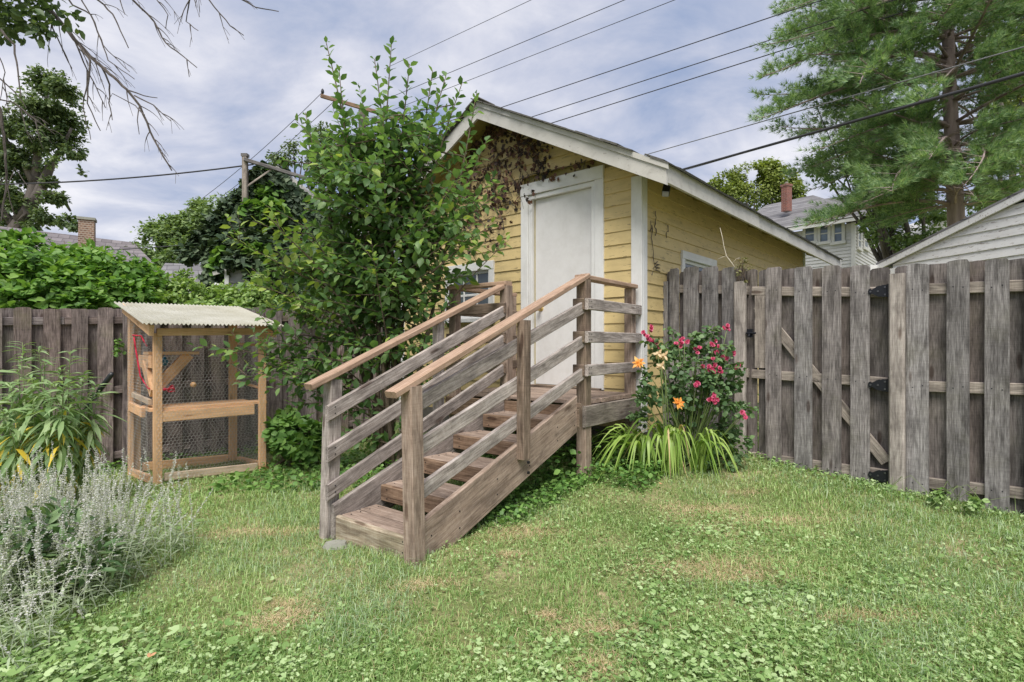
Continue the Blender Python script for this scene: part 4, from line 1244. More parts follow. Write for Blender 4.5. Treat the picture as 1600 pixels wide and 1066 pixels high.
board('eave_trim', rh, H(-1.5, -.5, zt + .08), H(hl + .4, -.5, zt + .08), Z, .22, .06, M['white'])
# hipped roof
ev0, ev1 = H(-1.6, -.55, zt + .15), H(hl + .5, -.55, zt + .15)
ap = P(1270, 305, 29.5); ap2 = P(1196, 321, 31); far = P(1340, 300, 31)
quadroof('roof', [ev0, ev1, ap, ap2], M['shingle_far'], rh)
ev2 = co2 + d2 * L2 + n2_ * .4 + Z * (zt + .15)
mb = MB(); mb.add([ev1 + Z * .002, P(1420, 352, 33), P(1400, 296, 35), P(1290, 311, 30.5), ap], [(0, 1, 2, 3, 4)]); mb.build('roof', M['shingle_far'], rh)
mb = MB(); mb.add([P(1286, 311, 31.6), P(1400, 294, 34), P(1415, 352, 31), P(1325, 352, 28.6)], [(0, 1, 2, 3)]); mb.build('roof', M['shingle_far'], rh)
cq = P(1229, 294, 27.5); mb = MB(); mb.box(Vector((cq.x, cq.y, cq.z - .55)), .34, .34, 1.25, .4); ch = mb.build('chimney', M['brick_red'], rh)
mb = MB(); mb.box(Vector((cq.x, cq.y, cq.z + .12)), .40, .40, .10, .4); mb.build('chimney_crown', M['brick_red'], rh)
mb = MB(); mb.tube([cq + Z * .16, cq + Z * .30], .08, 10); mb.build('flue', M['stone'], rh)
def farwin(px0, px1, py0, py1, o, d, n_, par, Y_):
    """window by photo columns on a wall line"""
    def tt(px):
        k_ = (px - 800) / FPX; return (k_ * o.y - o.x) / (d.x - k_ * d.y)
    t0, t1 = tt(px0), tt(px1); ym = (o + d * (t0 + t1) / 2).y
    z1_, z0_ = EZ + (HZN - py0) * ym / FPX, EZ + (HZN - py1) * ym / FPX
    def bd(a, b_, za, zb, mat, off, nm, pr, th=.04):
        c1, c2 = o + d * a + n_ * off, o + d * b_ + n_ * off
        mb = MB(); q = [c1 + Z * za, c2 + Z * za, c2 + n_ * th + Z * za, c1 + n_ * th + Z * za]
        mb.hexa(q, [p + Z * (zb - za) for p in q]); return mb.build(nm, mat, pr)
    fw = .13
    fr_ = bd(t0, t1, z1_ - fw, z1_, M['white'], .035, 'window', par)
    bd(t0, t0 + fw, z0_ + fw, z1_ - fw, M['white'], .035, 'window_frame', fr_); bd(t1 - fw, t1, z0_ + fw, z1_ - fw, M['white'], .035, 'window_frame', fr_)
    bd(t0 - .04, t1 + .04, z0_, z0_ + fw, M['white'], .035, 'sill', fr_, .07)
    zm = (z0_ + z1_) / 2
    bd(t0 + fw, t1 - fw, zm + .0, z1_ - fw, M['glass_far'], .032, 'pane', fr_, .012)
    bd(t0 + fw, t1 - fw, z0_ + fw, zm - .05, M['glass_far'], .032, 'pane', fr_, .008)
    bd(t0 + fw, t1 - fw, zm - .05, zm, M['white'], .032, 'meeting_rail', fr_, .03)
for a, b_ in ((1255, 1277.5), (1278, 1299), (1300, 1321)):
    farwin(a, b_, 348 - (a - 1255) * .05, 382, H(0, 0, 0), hx, hn, rh, 0)
for a, b_ in ((1338, 1344), (1348, 1355)):
    farwin(a, b_, 358, 392, co2, d2, n2_, rh, 0)

# white garage with peeling clapboards on the right
wg = thing('white_garage', 'white garage with peeling clapboard gable rising behind the right fence', 'garage', P(1560, 520, 7))
ga = P(1385, 409, 8.2); gb_ = P(1680, 262, 5.9)
wd_ = (gb_ - ga); wd_.z = 0; wlen = wd_.length; wd_.normalize(); wn_ = Vector((wd_.y, -wd_.x, 0))
slope = (gb_.z - ga.z) / wlen
G0 = Vector((ga.x, ga.y, 0))
zbase = -.1; step = .118
off0 = ga.z - .16
z = zbase
while z < gb_.z - .3:
    za, zb = z, z + step
    def tmin(zz): return max(.12, (zz + .07 - ga.z) / slope)
    t0, t1 = tmin(za), tmin(zb)
    if za > ga.z - .5:
        siding(G0, wd_, wn_, t0, 2 * wlen - t0, za, zb + .01, wg, M['peel'], endcut=(t1, 2 * wlen - t1), proud=.022)
    z += step
mb = MB(); q = [G0 - wn_ * .02 + wd_ * .1 + Z * -.2, G0 - wn_ * .02 + wd_ * (2 * wlen - .1) + Z * -.2, G0 - wn_ * .02 + wd_ * (2 * wlen - .1) + Z * (ga.z - .12), G0 - wn_ * .02 + wd_ * wlen + Z * (gb_.z - .12), G0 - wn_ * .02 + wd_ * .1 + Z * (ga.z - .12)]
mb.add(q + [p - wn_ * 5 for p in q], [(0, 1, 2, 3, 4), (9, 8, 7, 6, 5), (0, 5, 6, 1), (1, 6, 7, 2), (2, 7, 8, 3), (3, 8, 9, 4), (4, 9, 5, 0)]); mb.build('wall', M['peel'], wg)
def rk(t, dz, o_): return G0 + wd_ * t + wn_ * o_ + Z * ((ga.z + slope * (t if t < wlen else 2 * wlen - t)) + dz)
for (ta, tb2) in ((-.12, wlen), (wlen, 2 * wlen + .12)):
    mb = MB(); q = [rk(ta, 0, .03), rk(tb2, 0, .03), rk(tb2, 0, .06), rk(ta, 0, .06)]; mb.hexa([p - Z * .085 for p in q], q); mb.build('rake_board', M['peel'], wg)
    mb = MB(); q = [rk(ta, .028, .065), rk(tb2, .028, .065), rk(tb2, .028, -5), rk(ta, .028, -5)]; mb.hexa([p - Z * .026 for p in q], q); mb.build('roof', M['shingle_far'], wg)
board('corner_board', wg, G0 + wd_ * .16 + wn_ * .035 + Z * -.1, G0 + wd_ * .16 + wn_ * .035 + Z * (ga.z - .12), wd_, .11, .03, M['white'])
q = rk(-.16, -.02, .1); mb = MB(); mb.box(q - Z * .03 + wn_ * 0, .12, .16, .11, math.atan2(wd_.y, wd_.x)); mb.build('gutter_end', M['white'], wg)
board('eave_trim', wg, rk(-.12, -.06, .08) , rk(-.12, -.06, -4.9), Z, .10, .05, M['white'])
# dark gable roof glimpsed past the pine trunk
sg = thing('gable_roof_house', 'far grey gable just showing between the pine trunk and the white garage roof', 'house', P(1475, 520, 30))
mb = MB(); q = [P(1440, 395, 30), P(1520, 395, 30), P(1520, 352, 30), P(1489, 330, 30), P(1455, 352, 30)]
mb.add([Vector((p.x, p.y, max(p.z, 0))) for p in q] + [Vector((p.x, p.y + 5, p.z)) for p in q], [(0, 1, 2, 3, 4), (9, 8, 7, 6, 5), (0, 5, 6, 1), (1, 6, 7, 2), (2, 7, 8, 3), (3, 8, 9, 4), (4, 9, 5, 0)])
q = P(1440, 395, 30); mb.hexa([Vector((q.x, 30, -.3)), Vector((q.x + 2.8, 30, -.3)), Vector((q.x + 2.8, 35, -.3)), Vector((q.x, 35, -.3))], [Vector((q.x, 30, q.z)), Vector((q.x + 2.8, 30, q.z)), Vector((q.x + 2.8, 35, q.z)), Vector((q.x, 35, q.z))])
mb.build('wall', M['house_grey'], sg)
quadroof('roof', [P(1455, 345, 29.6), P(1489, 324, 29.6), P(1489, 324, 35), P(1455, 345, 35)], M['shingle_left'], sg, .08)
quadroof('roof', [P(1489, 324.2, 29.6), P(1524, 348, 29.6), P(1524, 348, 35), P(1489, 324.2, 35)], M['shingle_left'], sg, .08)

# ================================================================== overhead cables
def cable(pts, Y0, Y1, r, mat, label, sag=.0, n=24):
    (xa, ya), (xb, yb) = pts
    A_, B_ = P(xa, ya, Y0), P(xb, yb, Y1)
    dd = B_ - A_; A_ = A_ - dd * .0; 
    o_ = [A_ + (B_ - A_) * (i / n) - Z * sag * 4 * (i / n) * (1 - i / n) for i in range(n + 1)]
    mb = MB(); mb.tube(o_, r, 5); return tag(mb.build('overhead_cable', M[mat], None, True), label, 'cable')
G_ = 'cables strung overhead to the right'
cable([(560, 132), (985, -3 - 60)], 22, 9, .010, 'wire', 'thin cable leaving the top of the plum tree, leftmost of the overhead lines') if False else None
cable([(600, 108), (1000, -80)], 24, 14, .009, 'wire', 'thin overhead cable nearest the plum tree top, leftmost of the lines')
cable([(560, 173), (1120, -60)], 24, 14, .011, 'wire', 'overhead cable second from the left, ending behind the plum tree')
cable([(560, 193), (1200, -57)], 24, 14, .010, 'wire', 'overhead cable third from the left, crossing above the garage ridge')
cable([(640, 216), (1500, -72)], 24, 13, .015, 'wire', 'black overhead cable passing just above the garage peak')
cable([(640, 244.5), (1620, -72)], 24, 13, .015, 'wire', 'upper of two parallel black cables above the garage roof')
cable([(640, 262.5), (1700, -72)], 24, 13, .016, 'wire', 'lower of two parallel black cables above the garage roof')
cable([(900, 273), (1760, 28)], 26, 10, .016, 'wire_light', 'pale overhead cable crossing the pine at mid height')
cable([(900, 312), (1760, 70)], 26, 9, .038, 'wire', 'thick bundled overhead cable crossing the pine just below the pale one')
cable([(900, 316), (1760, 66)], 28, 11, .007, 'wire', 'faint thin cable just under the thick bundled one')
cable([(1278, 172), (1372, 356)], 15.5, 17.5, .012, 'wire', 'slack cable dropping diagonally in front of the pine to the pale house', .25)
cable([(-60, 289), (396, 257)], 10, 10.2, .014, 'wire', 'black service cable running from the left edge to the timber post', .09)
cable([(150, 400), (504, 144)], 26, 16.9, .009, 'wire', 'upper faint cable sloping from the utility crossarm down behind the left trees', .75)
cable([(150, 412), (530, 151)], 26, 16.7, .009, 'wire', 'lower faint cable from the utility crossarm down behind the left trees', .75)
cable([(60, 397), (420, 372)], 12, 13, .010, 'wire', 'thin cable crossing low in front of the left trees', .03)

# ================================================================== trees
def rv(n): v = RNG.normal(size=(n, 3)); return norm(v)
def rot_leaves(n, updir=.6, axisdown=.25):
    """random leaf frames: axis outward/horizontal, slightly drooping, normals mostly up"""
    d = rv(n); d[:, 2] = d[:, 2] * .5 - axisdown
    nm = rv(n) * (1 - updir) + np.array([0, 0, 1.]) * updir
    return d, nm

def crown(par, blobs, n, size, mat, tmpl=LEAF_MINI, name='crown', shell=.55, flat=.8, droop=.25, gaps=None):
    """leaves spread through clumps; blobs: (x,y,z,r)"""
    blobs = np.array(blobs, float)
    w = blobs[:, 3] ** 2.2; w /= w.sum()
    idx = RNG.choice(len(blobs), n, p=w)
    u = rv(n); rr = (shell + (1.05 - shell) * RNG.random(n)) ** .8
    # sub-clumps: snap directions to a few twigs per blob for ragged outline
    tw = rv(len(blobs) * 14).reshape(len(blobs), 14, 3); pick = tw[idx, RNG.integers(0, 14, n)]
    u = norm(u * .55 + pick * .75)
    lump = 1 + .35 * (RNG.random((len(blobs), 14))[idx, RNG.integers(0, 14, n)] - .4)
    pos = blobs[idx, :3] + u * (blobs[idx, 3] * rr * lump)[:, None] * np.array([1, 1, flat])
    if gaps:
        kp_ = np.array([mnoise.noise(Vector(q) * gaps[0]) for q in pos]) > gaps[1]; pos, u, idx = pos[kp_], u[kp_], idx[kp_]; n = len(pos)
    d, nm = rot_leaves(n, .5, droop); d = norm(d + u * .8); nm = norm(nm + u * .5)
    s = size * RNG.uniform(.6, 1.3, n)
    T_ = tmpl
    return inst(name, T_[0], T_[1], pos, frames(d, nm, s), mat, par)

def limbs(par, base, tops, r0, mat, name='trunk', fork=.45, seed=1, trunk_to=None):
    rr = random.Random(seed); mb = MB(); base = Vector(base)
    mid = trunk_to or (base + (Vector(tops[0]) - base) * fork)
    mid = Vector(mid)
    n_ = 7; pts = [base + (mid - base) * (i / n_) + Vector((rr.uniform(-1, 1), rr.uniform(-1, 1), 0)) * r0 * .35 for i in range(n_ + 1)]
    pts[0] = base - Z * .2
    mb.tube(pts, [r0 * (1.25 if i == 0 else 1 - .35 * i / n_) for i in range(n_ + 1)], 10)
    for tp in tops:
        tp = Vector(tp); st_ = pts[rr.choice([3, 4, 5, 6, 7, 7])] 
        L_ = (tp - st_).length; q = []; bend = Vector((rr.uniform(-1, 1), rr.uniform(-1, 1), rr.uniform(-.2, .7))) * L_ * .12
        for i in range(7):
            f = i / 6; q.append(st_ + (tp - st_) * f + bend * math.sin(math.pi * f) + Vector((rr.uniform(-1, 1), rr.uniform(-1, 1), rr.uniform(-1, 1))) * L_ * .015)
        r1_ = r0 * rr.uniform(.28, .5); mb.tube(q, [r1_ * (1 - .85 * i / 6) + .004 for i in range(7)], 7)
    return mb.build(name, mat, par, True)

def blobs_px(lst, jit=0.0):
    """(px,py,Y,rpx) -> world blobs"""
    o_ = []
    for px, py, Y_, rp in lst:
        p = P(px, py, Y_); o_.append((p.x, p.y + random.uniform(-1, 1) * rp * Y_ / FPX * .5, p.z, rp * Y_ / FPX))
    return o_

# tall leaning maple at far left
mp_ = thing('maple_tree', 'tall narrow maple with a leaning forked trunk above the left roof', 'tree', P(30, 520, 22))
bl = blobs_px([(72, 125, 22, 30), (40, 150, 22, 24), (100, 140, 21, 26), (115, 165, 22, 20), (60, 165, 21.5, 36), (90, 185, 22, 34), (35, 200, 22, 34), (60, 215, 21.5, 34), (95, 215, 22, 28), (118, 240, 22, 18),
                (20, 245, 22, 30), (0, 265, 22, 30), (55, 250, 22, 26), (90, 258, 21.6, 20), (10, 300, 22, 28), (-25, 230, 22, 36), (-20, 300, 22, 40), (35, 320, 22, 22), (88, 312, 21.5, 20), (70, 335, 21.8, 22), (100, 345, 21.5, 16), (-10, 345, 22, 36), (50, 350, 22, 18), (112, 352, 21, 12), (45, 280, 22.4, 20), (118, 268, 22, 12), (78, 285, 22, 14)])
bl = [(a, b, c, d * .92) for a, b, c, d in bl]
crown(mp_, bl, 42000, .16, M['lf_maple'], shell=.1, gaps=(1.9, -.10), flat=.62)
mb = MB()
def tubepx(mb, pts, Y_, rs, n=8, smooth=3):
    q = [P(x, y, Y_ + (i % 2) * .05) for i, (x, y) in enumerate(pts)]
    mb.tube(q, rs, n)
tubepx(mb, [(10, 560), (20, 365), (45, 325), (55, 285), (60, 230), (72, 170), (75, 130)], 22, [.38, .30, .24, .18, .13, .08, .03])
tubepx(mb, [(30, 345), (62, 300), (78, 262), (92, 240), (112, 200)], 22, [.26, .2, .15, .1, .04])
tubepx(mb, [(55, 285), (30, 240), (5, 215)], 22, [.2, .12, .05]); tubepx(mb, [(62, 300), (95, 305), (110, 330)], 21.9, [.15, .10, .04]); tubepx(mb, [(20, 350), (-20, 300)], 22, [.18, .07])
mb.build('trunk', M['bark_grey'], mp_, True)

def bushy(name, label, cat, lst, n, size, mat, base, r0, seed=3, group=None, shell=.45, tmpl=LEAF_MINI, tm='bark_grey', tops=None, gaps=None):
    t_ = thing(name, label, cat, base, group)
    b_ = blobs_px(lst); crown(t_, b_, n, size, M[mat], shell=shell, tmpl=tmpl, gaps=gaps)
    tp = [Vector(x[:3]) for x in sorted(b_, key=lambda q: -q[2])[:10]]
    limbs(t_, base, tp, r0, M[tm], seed=seed, fork=.4)
    return t_
def gbase(px, Y_): p = P(px, 500, Y_); return Vector((p.x, p.y, g1(p.x, p.y)))
bushy('broadleaf_tree', 'round green tree low behind the left house roof end', 'tree',
      [(232, 395, 20, 26), (258, 372, 20, 30), (290, 372, 20, 34), (250, 400, 19, 30), (320, 385, 19, 34), (285, 400, 18.5, 30), (300, 350, 20, 22), (330, 345, 20, 26), (345, 375, 19, 30), (275, 352, 20, 16), (225, 410, 19, 18)], 20000, .15, 'lf_far', gbase(285, 20), .25, 4, gaps=(1.2, -.15))
bushy('broadleaf_tree', 'darker bushy tree crowding up to the timber post', 'tree',
      [(312, 325, 18, 20), (345, 335, 17, 30), (372, 330, 17, 28), (395, 320, 16, 28), (360, 365, 16, 34), (395, 360, 15, 30), (400, 300, 16, 20), (375, 390, 15, 30), (345, 395, 15, 22), (322, 352, 17, 20), (415, 280, 16, 16)], 17000, .125, 'lf_far', gbase(365, 17), .2, 5, gaps=(1.3, -.15))
bushy('broadleaf_tree', 'thin leafy tree top showing over the ivy shed roof', 'tree',
      [(455, 222, 22, 20), (475, 205, 22, 20), (440, 245, 22, 20), (470, 240, 22, 26), (495, 230, 22, 24), (425, 240, 22, 10), (510, 210, 22, 18), (500, 260, 22, 26), (535, 240, 22, 26), (415, 262, 21, 12)], 9000, .125, 'lf_maple', gbase(480, 22), .22, 6, shell=.1, gaps=(1.0, -.02))
bushy('broadleaf_tree', 'yellow green tree crown behind the red brick chimney', 'tree',
      [(1140, 285, 38, 22), (1165, 278, 38, 24), (1195, 275, 38, 24), (1180, 300, 38, 30), (1215, 285, 38, 24), (1150, 310, 38, 26), (1225, 305, 38, 22), (1244, 292, 38, 10), (1250, 315, 38, 10), (1200, 262, 38, 12), (1120, 290, 38, 12), (1190, 325, 38, 30), (1230, 330, 38, 20)], 24000, .21, 'lf_back', gbase(1185, 38), .4, 7, gaps=(.7, -.12))
bushy('broadleaf_tree', 'leafy tree behind the pine, its dark limbs at the top right corner', 'tree',
      [(1540, 20, 24, 50), (1590, 50, 24, 50), (1560, 90, 24, 40), (1620, 110, 24, 60), (1600, -30, 24, 60), (1530, -50, 24, 60), (1580, 150, 24, 40), (1650, 40, 24, 60), (1640, 180, 24, 50), (1620, 230, 24, 40), (1570, 210, 24, 40), (1510, 60, 24, 24)], 17000, .19, 'lf_back', gbase(1640, 24), .35, 8, shell=.1, gaps=(.8, -.08))
bushy('broadleaf_tree', 'mid green tree filling the gap below and behind the pine', 'tree',
      [(1290, 258, 21, 22), (1310, 240, 21, 26), (1340, 260, 21, 30), (1300, 280, 21, 16), (1370, 290, 21, 34), (1400, 260, 21, 40), (1360, 230, 21, 36), (1430, 300, 21, 36), (1410, 330, 21, 30), (1450, 260, 21, 40), (1390, 360, 21, 24), (1430, 365, 21, 26), (1540, 300, 21, 34), (1580, 290, 21, 34), (1550, 250, 21, 30), (1345, 225, 21, 30), (1465, 330, 21, 26), (1385, 330, 20, 24), (1365, 350, 20, 18), (1400, 385, 20, 24), (1425, 395, 20, 26), (1450, 375, 20, 26), (1470, 395, 20, 24), (1375, 375, 20, 14), (1530, 350, 20, 22), (1560, 330, 20, 26)], 30000, .16, 'lf_far', gbase(1430, 21), .3, 9, shell=.2, gaps=(1.0, -.1))

# ---- pine
pine = thing('pine_tree', 'large white pine with long bright needle sprays over the right garages', 'tree', gbase(1492, 16))
PB = Vector(gbase(1495, 16)); PT = P(1478, -420, 16)
def trunkpt(z):
    f = (z - PB.z) / (PT.z - PB.z); return PB + (PT - PB) * f + Vector((.08 * math.sin(f * 9), 0, 0))
mb = MB(); zs_ = np.linspace(PB.z - .2, PT.z, 20)
mb.tube([trunkpt(z) for z in zs_], [max(.03, .27 * (1 - .80 * i / 19)) for i in range(20)], 12)
mb.build('trunk', M['bark_pine'], pine, True)
rr = random.Random(21)
brm = MB(); tuft_p = []; tuft_d = []
def pbranch(p, d, L_, droopf, lift):
    pts = []; n_ = 9
    side = Vector((-d.y, d.x, 0))
    cur = p.copy(); wob = rr.uniform(-.12, .12)
    for i in range(n_ + 1):
        f = i / n_
        pts.append(p + d * L_ * f + side * wob * L_ * math.sin(f * 3) + Z * (L_ * (lift * f - droopf * f * f + .16 * f ** 4)))
    brm.tube(pts, [max(.008, .048 * (L_ / 4) * (1 - .9 * i / n_)) for i in range(n_ + 1)], 5)
    m_ = int(L_ / .16)
    for j in range(m_):
        f = .22 + .78 * (j / m_)
        if rr.random() < .12: continue
        k_ = f * n_; a = pts[int(min(k_, n_ - 1))]; b_ = pts[int(min(k_, n_ - 1)) + 1]; q = a + (b_ - a) * (k_ - int(min(k_, n_ - 1)))
        for s in (-1, 1):
            l2 = L_ * .30 * (1.15 - f) * rr.uniform(.6, 1.4) + .15
            dd = (d * rr.uniform(.5, 1.1) + side * s * rr.uniform(.6, 1.1) + Z * rr.uniform(-.12, .28)).normalized()
            m2 = max(2, int(l2 / .07))
            if l2 > .35 and rr.random() < .35: brm.tube([q, q + dd * l2 * .8], [.010, .004], 3, False)
            for k2 in range(m2):
                g = (k2 + 1) / m2
                tuft_p.append(q + dd * l2 * g + Vector((rr.uniform(-1, 1), rr.uniform(-1, 1), rr.uniform(-.6, .8))) * .06); tuft_d.append(dd + Z * rr.uniform(0, .5))
    tuft_p.append(pts[-1]); tuft_d.append(d)
def ppix(py): return EZ + (HZN - py) * 16 / FPX
spec = []
for py in (-260, -215, -175, -140, -105, -70, -38, -5, 28, 60, 92, 125, 160, 195, 232, 268, 300, 322):
    z = ppix(py); nbr = 8
    a0_ = rr.uniform(0, 6.28)
    for k_ in range(nbr):
        az = a0_ + k_ * 6.283 / nbr + rr.uniform(-.3, .3)
        dx = math.cos(az); dy = math.sin(az)
        Lm = 5.0 if py < 200 else 4.0
        if py < -100: Lm = 3.6
        L_ = Lm * rr.uniform(.6, 1.02)
        if dx > 0: L_ *= .9
        if py > 280: L_ *= .75
        if dy < -.5 and 120 < py < 200 and False: continue
        spec.append((z, az, L_))
for z, az, L_ in spec:
    d = Vector((math.cos(az), math.sin(az), 0)); pbranch(trunkpt(z), d, L_, rr.uniform(.18, .42), rr.uniform(.05, .32))
# the long limbs that reach out to the left and toward the viewer
for px, py, Y_, py0 in ((1190, 122, 15.5, 60), (1200, 70, 16, 30), (1195, 182, 15, 120), (1240, 60, 17, 20), (1262, 240, 15.5, 200), (1290, 355, 15, 300), (1262, 352, 14.6, 320), (1400, 300, 12.5, 270), (1600, 265, 12.5, 260), (1450, 250, 12.3, 240), (1330, 20, 14.5, 10), (1220, 20, 16, -20), (1340, 320, 14.5, 290), (1540, 320, 13, 280), (1500, 290, 12, 260), (1350, 130, 12.8, 100), (1420, 170, 12.6, 140)):
    tip = P(px, py, Y_); o_ = trunkpt(ppix(py0)); v = tip - o_; L_ = Vector((v.x, v.y, 0)).length; d = Vector((v.x, v.y, 0)).normalized()
    lift = .2; dr = lift + .16 - v.z / L_
    pbranch(o_, d, L_, dr, lift)
brm.build('branches', M['bark_pine'], pine, True)
tp = np.array([tuple(v) for v in tuft_p]); td = norm(np.array([tuple(v) for v in tuft_d]))
# keep a few windows of sky
keep = RNG.random(len(tp)) < np.where(np.array([mnoise.noise(Vector(p) * .75) for p in tp]) > -.18, .97, .25)
tp, td = tp[keep], td[keep]
ppx = 800 + tp[:, 0] / tp[:, 1] * FPX; ppy = HZN - (tp[:, 2] - EZ) / tp[:, 1] * FPX
win = (ppx > 1466) & (ppx < 1520) & (((ppy > 48) & (ppy < 125)) | ((ppy > 182) & (ppy < 238)) | ((ppy > 288) & (ppy < 352))) & (tp[:, 1] < 16)
tp, td = tp[~win], td[~win]
nN = 9
Vn = []; Fn = []
for i in range(nN):
    a = 2 * math.pi * i / nN + random.uniform(-.3, .3); e_ = random.uniform(.35, .9)
    dd = np.array([math.cos(e_), math.sin(e_) * math.cos(a), math.sin(e_) * math.sin(a)]); sd_ = norm(np.cross(dd, np.array([.3, .5, .8])))
    b_ = len(Vn); Vn += [sd_ * .040, -sd_ * .040, dd * random.uniform(.75, 1.1)]; Fn.append((b_, b_ + 1, b_ + 2))
inst('needles', np.array(Vn), np.array(Fn), tp, frames(td, rv(len(tp)), RNG.uniform(.14, .26, len(tp))), M['needle'], pine)
print('pine tufts', len(tp))

# ---- overhanging tree at top left: leaves in the corner and long bare twigs
oh = thing('overhanging_tree', 'dead twiggy branches hanging from a tree at the top left corner', 'tree', (-6.6, 3.4, g1(-6.6, 3.4)))
mb = MB(); tb = Vector((-6.6, 3.4, g1(-6.6, 3.4) - .1))
mb.tube([tb, tb + Vector((.1, .1, 2)), tb + Vector((.2, .2, 4)), tb + Vector((.7, .3, 5.4))], [.26, .20, .17, .12], 10)
crot = tb + Vector((.7, .3, 5.4))
YB = 3.9
mb.tube([crot, P(-120, -260, 3.9), P(40, -160, YB), P(200, -150, YB)], [.10, .06, .04, .02], 8)
mb.tube([tb + Vector((.2, .2, 4)), P(-250, 60, 3.8), P(-120, 100, 3.8)], [.08, .05, .03], 8)
mb.build('trunk', M['bark_grey'], oh, True)
tw = MB(); rr = random.Random(5)
def twig(pts, Y_, r0, sub=1, dens=1.0, dir_keep=1):
    q = [P(x, y, Y_ + rr.uniform(-.04, .04)) for x, y in pts]
    # resample
    res = []
    for a, b_ in zip(q[:-1], q[1:]):
        m_ = max(2, int((b_ - a).length / .05))
        for i in range(m_): res.append(a + (b_ - a) * (i / m_) + Vector((rr.uniform(-1, 1), rr.uniform(-1, 1), rr.uniform(-1, 1))) * .0035)
    res.append(q[-1]); n_ = len(res)
    tw.tube(res, [r0 * (1 - .8 * i / n_) + .0012 for i in range(n_)], 5)
    if sub:
        for i in range(3, n_ - 1):
            if rr.random() < .42 * dens:
                d = (res[i] - res[i - 1]).normalized(); s = rr.choice((-1, 1))
                ang = rr.uniform(.35, .85) * s
                dd = Vector((d.x * math.cos(ang) - d.z * math.sin(ang), rr.uniform(-.3, .3), d.x * math.sin(ang) + d.z * math.cos(ang))).normalized()
                L_ = rr.uniform(.10, .38) * (1.15 - i / n_) + .05
                pp_ = [res[i]]; cur = dd
                for k_ in range(6):
                    cur = (cur + d * .14 + Vector((0, 0, -.10)) + Vector((rr.uniform(-1, 1), rr.uniform(-1, 1), rr.uniform(-1, 1))) * .10).normalized(); pp_.append(pp_[-1] + cur * L_ / 6)
                tw.tube(pp_, [max(.0013, .0042 * (1 - k_ / 6.5)) for k_ in range(7)], 4)
                for w in range(rr.choice((0, 1, 2, 2))):
                    k_ = rr.choice((2, 3, 4)); c2 = (cur + Vector((rr.uniform(-1, 1), 0, rr.uniform(-1, .6))) * .7).normalized(); l3 = rr.uniform(.04, .10)
                    tw.tube([pp_[k_], pp_[k_] + c2 * l3 * .5, pp_[k_] + c2 * l3 + Vector((0, 0, -.01))], [.0018, .0014, .0011], 4)
k4 = 1 / 2.665
for pts, r0, dn in (([(140, -60), (170, 0), (250, 90), (330, 190), (420, 275), (530, 375), (580, 440), (640, 580), (715, 710)], .016, 1.2),
                    ([(200, -120), (330, -60), (430, 20), (470, 60), (505, 130), (535, 200)], .008, .5), ([(480, -160), (555, 0), (640, 90), (690, 180), (820, 282)], .008, 1.0),
                    ([(800, -150), (790, 0), (775, 90), (825, 128)], .005, .5), ([(780, -180), (870, 0), (960, 110), (1015, 148)], .006, .9), ([(760, -200), (960, -30), (1066, 30), (1160, 48)], .007, .9),
                    ([(0, 120), (60, 190), (75, 290), (88, 405)], .007, .3), ([(-80, 380), (0, 450), (20, 600), (30, 760), (5, 920)], .012, .9), ([(-60, 290), (0, 330), (60, 380), (110, 450)], .005, .6),
                    ([(180, 20), (220, 120), (270, 230), (300, 285)], .006, .6), ([(330, 190), (375, 250), (370, 330), (365, 430), (418, 545)], .006, .5), ([(370, 300), (345, 450), (378, 582)], .004, .3),
                    ([(250, 90), (310, 170), (350, 260), (440, 450)], .006, .6), ([(-60, 400), (60, 430), (150, 500), (230, 560)], .004, .7), ([(420, 275), (455, 350), (455, 430), (468, 500)], .006, .7),
                    ([(220, -100), (300, 20), (380, 60), (420, 170), (450, 250), (560, 330)], .006, .8), ([(-40, 230), (0, 240), (20, 300), (0, 420)], .003, .4), ([(60, 900), (30, 780), (60, 700), (160, 840)], .003, .0),
                    ([(330, -120), (340, 0), (390, 90), (430, 190), (540, 300)], .005, .6), ([(600, -140), (640, -20), (700, 60), (690, 120)], .004, .6), ([(500, -80), (500, 0), (520, 60)], .004, .3),
                    ([(530, 375), (600, 400), (655, 408)], .004, .5), ([(560, 400), (640, 440), (712, 505)], .004, .5), ([(600, 480), (560, 440), (470, 390), (455, 410)], .003, .2), ([(580, 440), (570, 500), (580, 560)], .003, .4)):
    twig([(x * k4, y * k4) for x, y in pts], YB + rr.uniform(-.25, .25), r0, dens=dn)
tw.build('bare_twigs', M['twig'], oh)
crown(oh, blobs_px([(12, 18, 3.9, 34), (45, 30, 3.9, 28), (62, 50, 3.9, 20), (20, 52, 3.9, 22), (-30, 10, 3.9, 50), (70, 18, 3.9, 18), (40, -20, 3.9, 40), (118, 35, 3.9, 14), (112, 22, 3.9, 10), (-20, -60, 3.9, 60)]), 1100, .065, M['lf_maple'], tmpl=LEAF, shell=.1, name='leaves')

